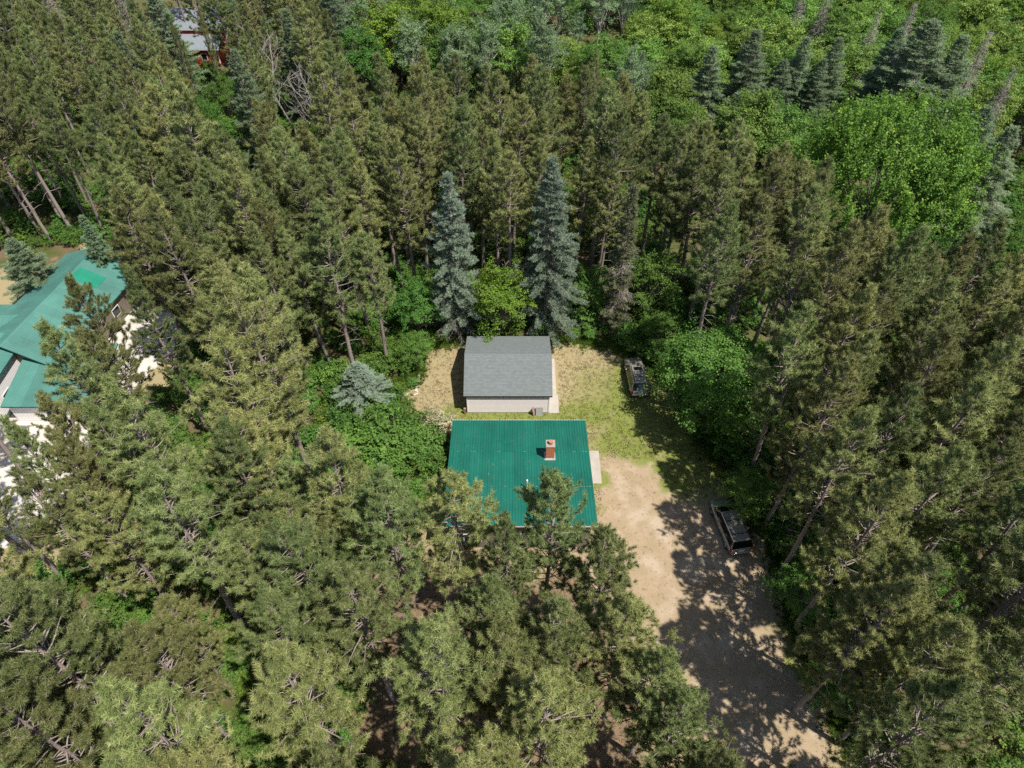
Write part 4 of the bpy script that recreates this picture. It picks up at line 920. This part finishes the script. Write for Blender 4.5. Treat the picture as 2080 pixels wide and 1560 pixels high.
for k, (px, py, h, sx) in enumerate([(795, 850, 3.6, 1.35), (730, 872, 3.2, 1.35), (845, 888, 2.9, 1.3), (770, 915, 2.8, 1.5)]):
    spot('broadleaf_shrub', SHRUB[k % 3], ['big rounded green shrub below the small blue spruce, topmost of four', 'green shrub at the left of the big shrub clump', 'green shrub of the clump closest to the left edge of the green roof', 'lowest shrub of the clump left of the green roof'][k], 'shrub', px, py, h, sx=sx * 1.05, keep=1.6)
spot('flowering_shrub', FLOWER, 'cream flowering shrub between the garage shadow and the green roof', 'shrub', 892, 868, 1.9, sx=1.1, base=True, keep=.8)
spot('garden_plant', SHRUB[1], 'grey green garden plant at the near end of the flower bed', 'shrub', 822, 828, 1.5, sx=1.1, base=True, keep=.5)
spot('garden_plant', SHRUB[0], 'low garden plant among the stones at the far end of the flower bed', 'shrub', 838, 782, .8, sx=1.2, base=True, keep=.4)
spot('garden_plant', WEEDY[0], 'small yellowish plant in the middle of the flower bed', 'shrub', 812, 790, .7, sx=.9, base=True, keep=.4)
for k, (px, py, h) in enumerate([(558, 88, 14), (600, 120, 13), (632, 150, 11)]):
    spot('bare_tree', BARE[k % 2], ['tall leafless grey tree in the far left pine stand', 'middle leafless tree right beside the tallest leafless one', 'shortest leafless tree of the three at the far left stand'][k], 'dead tree', px, py, h, keep=1.6)
for k, (px, py, h, sx) in enumerate([(392, 205, 9, .8), (440, 150, 8, .8), (430, 225, 6, .9), (500, 190, 7, .7)]):
    spot('broadleaf_tree', BROAD[k % 3], ['bright green tree in the gap below the red barn', 'bright green tree at the right corner of the red barn', 'lowest bright green bush in the gap below the barn', 'green tree left of the tall leafless tree'][k], 'tree', px, py, h, sx=sx, keep=2)
S2 = [(1450, 95, 13, 1, 'slender spruce leftmost of the group beyond the far pines'), (1538, 62, 15, 1.0, 'tallest spruce of the group in front of the bright thicket'), (1595, 120, 12, 1, 'spruce just right of the tallest one in the far group'), (1640, 78, 14, .95, 'greyish spruce in the middle of the far group'),
      (1675, 120, 12, .85, 'dark slim spruce above the maple, left of its pair'), (1708, 75, 14, .8, 'dark slim spruce above the maple, right of its pair'), (1500, 190, 9, 1.3, 'low wide spruce below the tallest far spruce'), (1305, 105, 11, .8, 'small bluish spruce at the far rim of the pines'),
      (1900, 40, 18, 1.25, 'large dark conifer behind the big maple'), (1960, 75, 16, 1.1, 'dark conifer right behind the big maple crown'), (1870, 190, 6, 1.0, 'small bluish spruce peeking above the big maple'), (2010, 215, 13, 1.1, 'dark spruce right of the big maple'), (2060, 260, 14, 1.1, 'dark spruce cut by the right edge beside the maple'), (1830, 60, 15, .9, 'green conifer left of the large dark conifer')]
for k, (px, py, h, sx, lb) in enumerate(S2):
    spot('spruce', GSP[k % 3], lb, 'spruce tree', px, py, h, sx=sx * 1.45, group='far spruces at the upper right', keep=3.2)
for k, (px, py, h, lb) in enumerate([(1862, 5, 15, 'leaning grey dead conifer above the dark conifer at upper right'), (1790, 15, 14, 'grey dead conifer left of the leaning one at the top edge'), (2015, 60, 16, 'grey dead conifer close to the right edge above the maple'), (2065, 135, 14, 'grey dead conifer cut by the right edge'), (1640, -40, 14, 'grey dead trunk standing in the bright thicket at the top edge'),
          (1690, -30, 15, 'bare dead conifer at the top edge right of the bright thicket'), (85, -30, 16, 'brown dead spruce at the top left corner'), (232, -40, 17, 'wide greyish dead spruce at the top edge left of the barn'), (265, 10, 15, 'dead spruce with drooping twigs just left of the barn')]):
    spot('dead_conifer', DEADSP[k % 2], lb, 'dead tree', px, py, h, sx=1.15, group='dead grey conifers', keep=1.6)
for k, (px, py, h, sx, lb) in enumerate([(795, 5, 13, 1.1, 'bright yellow green tree at the top edge left of centre'), (875, -20, 14, .95, 'darker yellow green tree right beside the brightest one at the top edge'), (905, 55, 9, .8, 'low yellow green tree at the far rim of the pines')]):
    spot('yellow_green_tree', YELLOW[k % 2], lb, 'tree', px, py, h, sx=sx, group='yellow green trees at the top edge', keep=3)
# far conifers behind the left stand
cand = []
for k in range(900):
    px, py = R.uniform(-120, 660), R.uniform(-140, 130)
    h = R.uniform(14, 19); a = G(px, py, h)
    if py > interp(FAR, px) - 5 or crown_hits(a.x, a.y, h, 2.0, [KEEP[13]], .2) or not free(a.x, a.y, 3.0): continue
    POS.append((a.x, a.y, 2.0)); cand.append((a.x, a.y, h))
for k, (x, y, h) in enumerate(cand):
    px, py, _ = PX(x, y, h)
    w = 'along the top edge above the red barn' if px > 330 else 'in the top left corner of the woods'
    if R.random() < .28: plant('spruce', R.choice(GSP), 'green spruce ' + w, 'spruce tree', x, y, h, 'mixed spruces ' + w, sx=R.uniform(.85, 1.15))
    else: plant('red_pine', R.choice(PINES), 'pine mixed among spruces ' + w, 'pine tree', x, y, h, 'mixed pines ' + w, sx=1.05)
for px, py in [(1392, 345), (1440, 395), (1345, 300), (1905, 500), (1985, 485), (2055, 455), (1830, 475), (2020, 560), (1945, 580), (2090, 520), (1480, 330), (20, 235), (75, 200), (150, 260), (230, 330), (60, 330), (300, 390), (1310, 185), (1352, 232), (1400, 238), (1452, 250), (1505, 245), (1552, 252), (1592, 290), (1640, 322), (1682, 352), (1372, 285), (1432, 300), (1522, 300), (1582, 345), (1642, 385), (1262, 150), (1480, 350), (1400, 420), (1560, 400)]:
    a = G(px, py, 19.5)
    if free(a.x, a.y, 2.0) and not inside(NB, a.x, a.y) and not crown_hits(a.x, a.y, 19.5, 2.2, KEEP[:4] + KEEP[13:14]): pine(a.x, a.y, 19.5, PINES, sx=1.1); POS.append((a.x, a.y, 1.3))
# the pine stand: rows with jitter
rows = []
sp = 3.35
for j in range(-1, 30):
    for i in range(-30, 31):
        x = (i + (.5 if j % 2 else 0)) * sp + R.gauss(0, .55); y = 5 + j * sp * .88 + R.gauss(0, .55); h = R.gauss(20, 1.7)
        px, py, _ = PX(x, y, h); bx, by, _ = PX(x, y, h * .5)
        if not (-90 < px < 2170 or -90 < bx < 2170) or by < -10 or py > 1700: continue
        if py < interp(FAR, px) or inside(BASECLEAR, x, y) or inside(NB, x, y): continue
        if crown_hits(x, y, h, 2.2, [q for q, dk in zip(KEEP, KD) if y < dk]) or not free(x, y, 2.6): continue
        near = y < 32 and (abs(x) < 16 or R.random() < .4)
        if near and not free(x, y, 3.9): continue
        POS.append((x, y, 1.25)); rows.append((x, y, h, near))
order = sorted(rows, key=lambda t: PX(t[0], t[1], t[2])[2])
IND, REST = order[:270], order[270:]
for x, y, h, near in IND:
    pine(x, y, h, OPEN if near else PINES, sx=R.uniform(.82, .98) if near else R.uniform(.9, 1.12))
ZN = {}
for o in list(COL.objects):
    if o.name.startswith('red_pine') and o.get('group', '').startswith('red pines') and o['label'] == 'red pine ' + o['group'][10:]: ZN.setdefault(o['group'], []).append(o)
for gname, os_ in ZN.items():
    key = lambda o: PX(*o.location[:2], 18)
    for word, pick in (('leftmost', lambda q: min(q, key=lambda o: key(o)[0])), ('rightmost', lambda q: max(q, key=lambda o: key(o)[0])), ('highest in view', lambda q: min(q, key=lambda o: key(o)[1])), ('lowest in view', lambda q: max(q, key=lambda o: key(o)[1]))):
        q = [o for o in os_ if o['label'].startswith('red pine ')]
        if len(q) > 1: o = pick(q); o['label'] = word + ' of the red pines ' + gname[10:]
# broadleaf woods beyond the pines
far = []
for k in range(2600):
    h = R.uniform(5, 11); px, py = R.uniform(640, 2150), R.uniform(-170, 330); a = G(px, py, h)
    lim = interp(FAR, px) - 5
    if px > 1600: lim = min(lim, 190)
    if py > lim or a.y > 165 or crown_hits(a.x, a.y, h, 2, [KEEP[12]], .3) or not free(a.x, a.y, 3.1): continue
    POS.append((a.x, a.y, 1.9)); far.append((a.x, a.y, h, px, py))
far = far[:290]
for x, y, h, px, py in far:
    if px < 1300 and R.random() < .42: plant('aspen_tree', R.choice(ASPEN), 'pale leaved aspen in the broadleaf wood beyond the pine stand', 'tree', x, y, h * 1.25, 'aspens beyond the pine stand')
    else:
        w = ('right of the yellow green trees' if px < 1080 else 'at the far rim of the pines' if px < 1300 else 'in the thicket left of the far spruces' if px < 1500 else 'in the thicket behind the far spruces' if px < 1740 else 'among the dead conifers above the maple' if px < 1960 else 'in the top right corner')
        w = w if py > -20 else w + ' at the top edge'
        k = R.random(); plant('broadleaf_tree', R.choice(THICK) if k < (.7 if px > 1250 else .35) else R.choice(BROAD) if k < .9 else R.choice(YELLOW), ('tall' if h > 8 else 'low') + ' green broadleaf tree ' + w, 'tree', x, y, h, 'broadleaf trees ' + w + (' tall' if h > 8 else ' low'), sx=R.uniform(.95, 1.3))

# ------------------------------------------------------------------ countless things: scattered by geometry nodes
def scatter(name, kinds, pts, label, z=0.0):
    """pts: (x, y, scale, kind index, tilt)"""
    src = bpy.data.collections.new(name + '_shapes')
    for k, kd in enumerate(kinds):
        me = join_kind(kd); o = bpy.data.objects.new('%s_shape_%02d' % (name, k), me); src.objects.link(o)
    me = bpy.data.meshes.new(name); me.vertices.add(len(pts)); me.vertices.foreach_set('co', np.array([(p[0], p[1], z) for p in pts], np.float32).ravel())
    a = me.attributes.new('pick', 'INT', 'POINT'); a.data.foreach_set('value', np.array([p[3] for p in pts], np.int32))
    a = me.attributes.new('size', 'FLOAT', 'POINT'); a.data.foreach_set('value', np.array([p[2] for p in pts], np.float32))
    a = me.attributes.new('turn', 'FLOAT_VECTOR', 'POINT'); a.data.foreach_set('vector', np.array([(R.gauss(0, .03), R.gauss(0, .03), R.uniform(0, 6.28)) for p in pts], np.float32).ravel())
    ng = bpy.data.node_groups.new(name, 'GeometryNodeTree'); ng.interface.new_socket('Geometry', in_out='INPUT', socket_type='NodeSocketGeometry'); ng.interface.new_socket('Geometry', in_out='OUTPUT', socket_type='NodeSocketGeometry')
    n, l = ng.nodes, ng.links; gi, go = n.new('NodeGroupInput'), n.new('NodeGroupOutput')
    ci = n.new('GeometryNodeCollectionInfo'); ci.inputs['Collection'].default_value = src; ci.inputs['Separate Children'].default_value = True; ci.inputs['Reset Children'].default_value = True
    ip = n.new('GeometryNodeInstanceOnPoints'); ip.inputs['Pick Instance'].default_value = True
    def attr(nm, ty):
        t = n.new('GeometryNodeInputNamedAttribute'); t.data_type = ty; t.inputs['Name'].default_value = nm; return next(s for s in t.outputs if s.enabled and s.name == 'Attribute')
    er = n.new('FunctionNodeEulerToRotation'); l.new(attr('turn', 'FLOAT_VECTOR'), er.inputs[0])
    l.new(gi.outputs[0], ip.inputs['Points']); l.new(ci.outputs[0], ip.inputs['Instance']); l.new(attr('pick', 'INT'), ip.inputs['Instance Index'])
    l.new(er.outputs[0], ip.inputs['Rotation']); l.new(attr('size', 'FLOAT'), ip.inputs['Scale']); l.new(ip.outputs[0], go.inputs[0])
    o = link(name, me); md = o.modifiers.new('scatter', 'NODES'); md.node_group = ng; tag(o, label, kind='stuff'); return o
_jk = {}
def join_kind(kd):
    if id(kd) in _jk: return _jk[id(kd)]
    if kd.crown is None: return kd.wood
    bm = bmesh.new(); bm.from_mesh(kd.wood); nm = len(kd.wood.materials)
    me2 = kd.crown.copy(); k0 = len(bm.faces); bm.from_mesh(me2); bm.faces.ensure_lookup_table()
    for f in bm.faces[k0:]: f.material_index = nm
    me = bpy.data.meshes.new('shape'); bm.to_mesh(me); bm.free()
    for m in list(kd.wood.materials) + list(kd.crown.materials): me.materials.append(m)
    bpy.data.meshes.remove(me2); _jk[id(kd)] = me; return me
if REST:
    scatter('far_pine_wood', PINES, [(x, y, h / 20, R.randrange(len(PINES)), 0) for x, y, h, _ in REST], 'far red pines of the stand merging into one olive canopy')
pts = []; wd2 = []
for k in range(11000):
    y = R.uniform(8, 118); x = R.uniform(-1, 1) * (y * .62 + 34)
    if inside(YARD, x, y) or inside(NB, x, y) or inside(PATIO1, x, y) or inside(PATIO2, x, y) or (inside(NYARD, x, y) and R.random() < .85): continue
    px, py, _ = PX(x, y, 0)
    if not (-60 < px < 2140 and -60 < py < 1640): continue
    dens = .5 + .5 * math.sin(x * .21 + 1.3 * math.sin(y * .13)) * math.cos(y * .17)
    if R.random() < dens * .6 + .38: pts.append((x, y, R.uniform(.45, 1.15), R.randrange(6), 0))
scatter('undergrowth', SHRUB + WEEDY, pts, 'green undergrowth of low bushes on the forest floor')
def make_tuft(seed, mat, H, n):
    rg = np.random.default_rng(seed); C = rg.normal(0, .16, (6, 3)); C[:, 2] = 0
    V, F, v = blades(rg, C, np.tile([0, 0, 1.0], (6, 1)), n, (H * .6, H), .03, bias=1.3, off=.01); V[:, 2] = np.maximum(V[:, 2], -.02)
    return Kind(mesh_np('tuft', V, [F], v, mats=[mat]), None, H)
TUFT = [make_tuft(1, M['straw'], .10, 8), make_tuft(2, M['straw'], .08, 8), make_tuft(3, M['lawn'], .11, 8), make_tuft(4, M['weed'], .35, 12)]
gp = []
GREENS = [(G(px, py), r) for px, py, r in [(1275, 800, 3.0), (1180, 845, 3.0), (1020, 846, 4), (1260, 900, 2.5), (1390, 960, 3.5), (1420, 880, 4), (1190, 690, 2.0)]]
for k in range(26000):
    x, y = R.uniform(-14, 24), R.uniform(12, 55)
    if not inside(YARD, x, y): continue
    if -5.0 < x < 6.3 and 29.2 < y < 40.6 or -4.3 < x < 4.6 and 44.0 < y < 51.7 or 6 < x < 8.05 and 35.7 < y < 39.4: continue
    ind = inside(DRIVE, x, y)
    if ind and R.random() < .70: continue
    g = any((x - c.x) ** 2 + (y - c.y) ** 2 < r * r * R.random() for c, r in GREENS)
    gp.append((x, y, R.uniform(.5, 1.1) * (.6 if ind else 1), R.choice([2, 2, 0]) if g else R.choice([0, 1]), 0))
for k in range(5000):
    i = R.randrange(len(YARD)); a, b = Vector(YARD[i - 1]), Vector(YARD[i]); p = a.lerp(b, R.random()); x, y = p.x + R.gauss(0, .55), p.y + R.gauss(0, .55)
    if y > 30 or x > 12: gp.append((x, y, R.uniform(.6, 1.6), R.choice([3, 3, 2]), 0))
scatter('lawn_grass', TUFT, gp, 'dry straw coloured lawn grass with green tufts in the clearing')
print('COUNTS individual pines', len(IND) + len(HERO), 'rest', len(REST), 'far conifers', len(cand), 'far broad', len(far), 'under', len(pts), 'grass', len(gp))
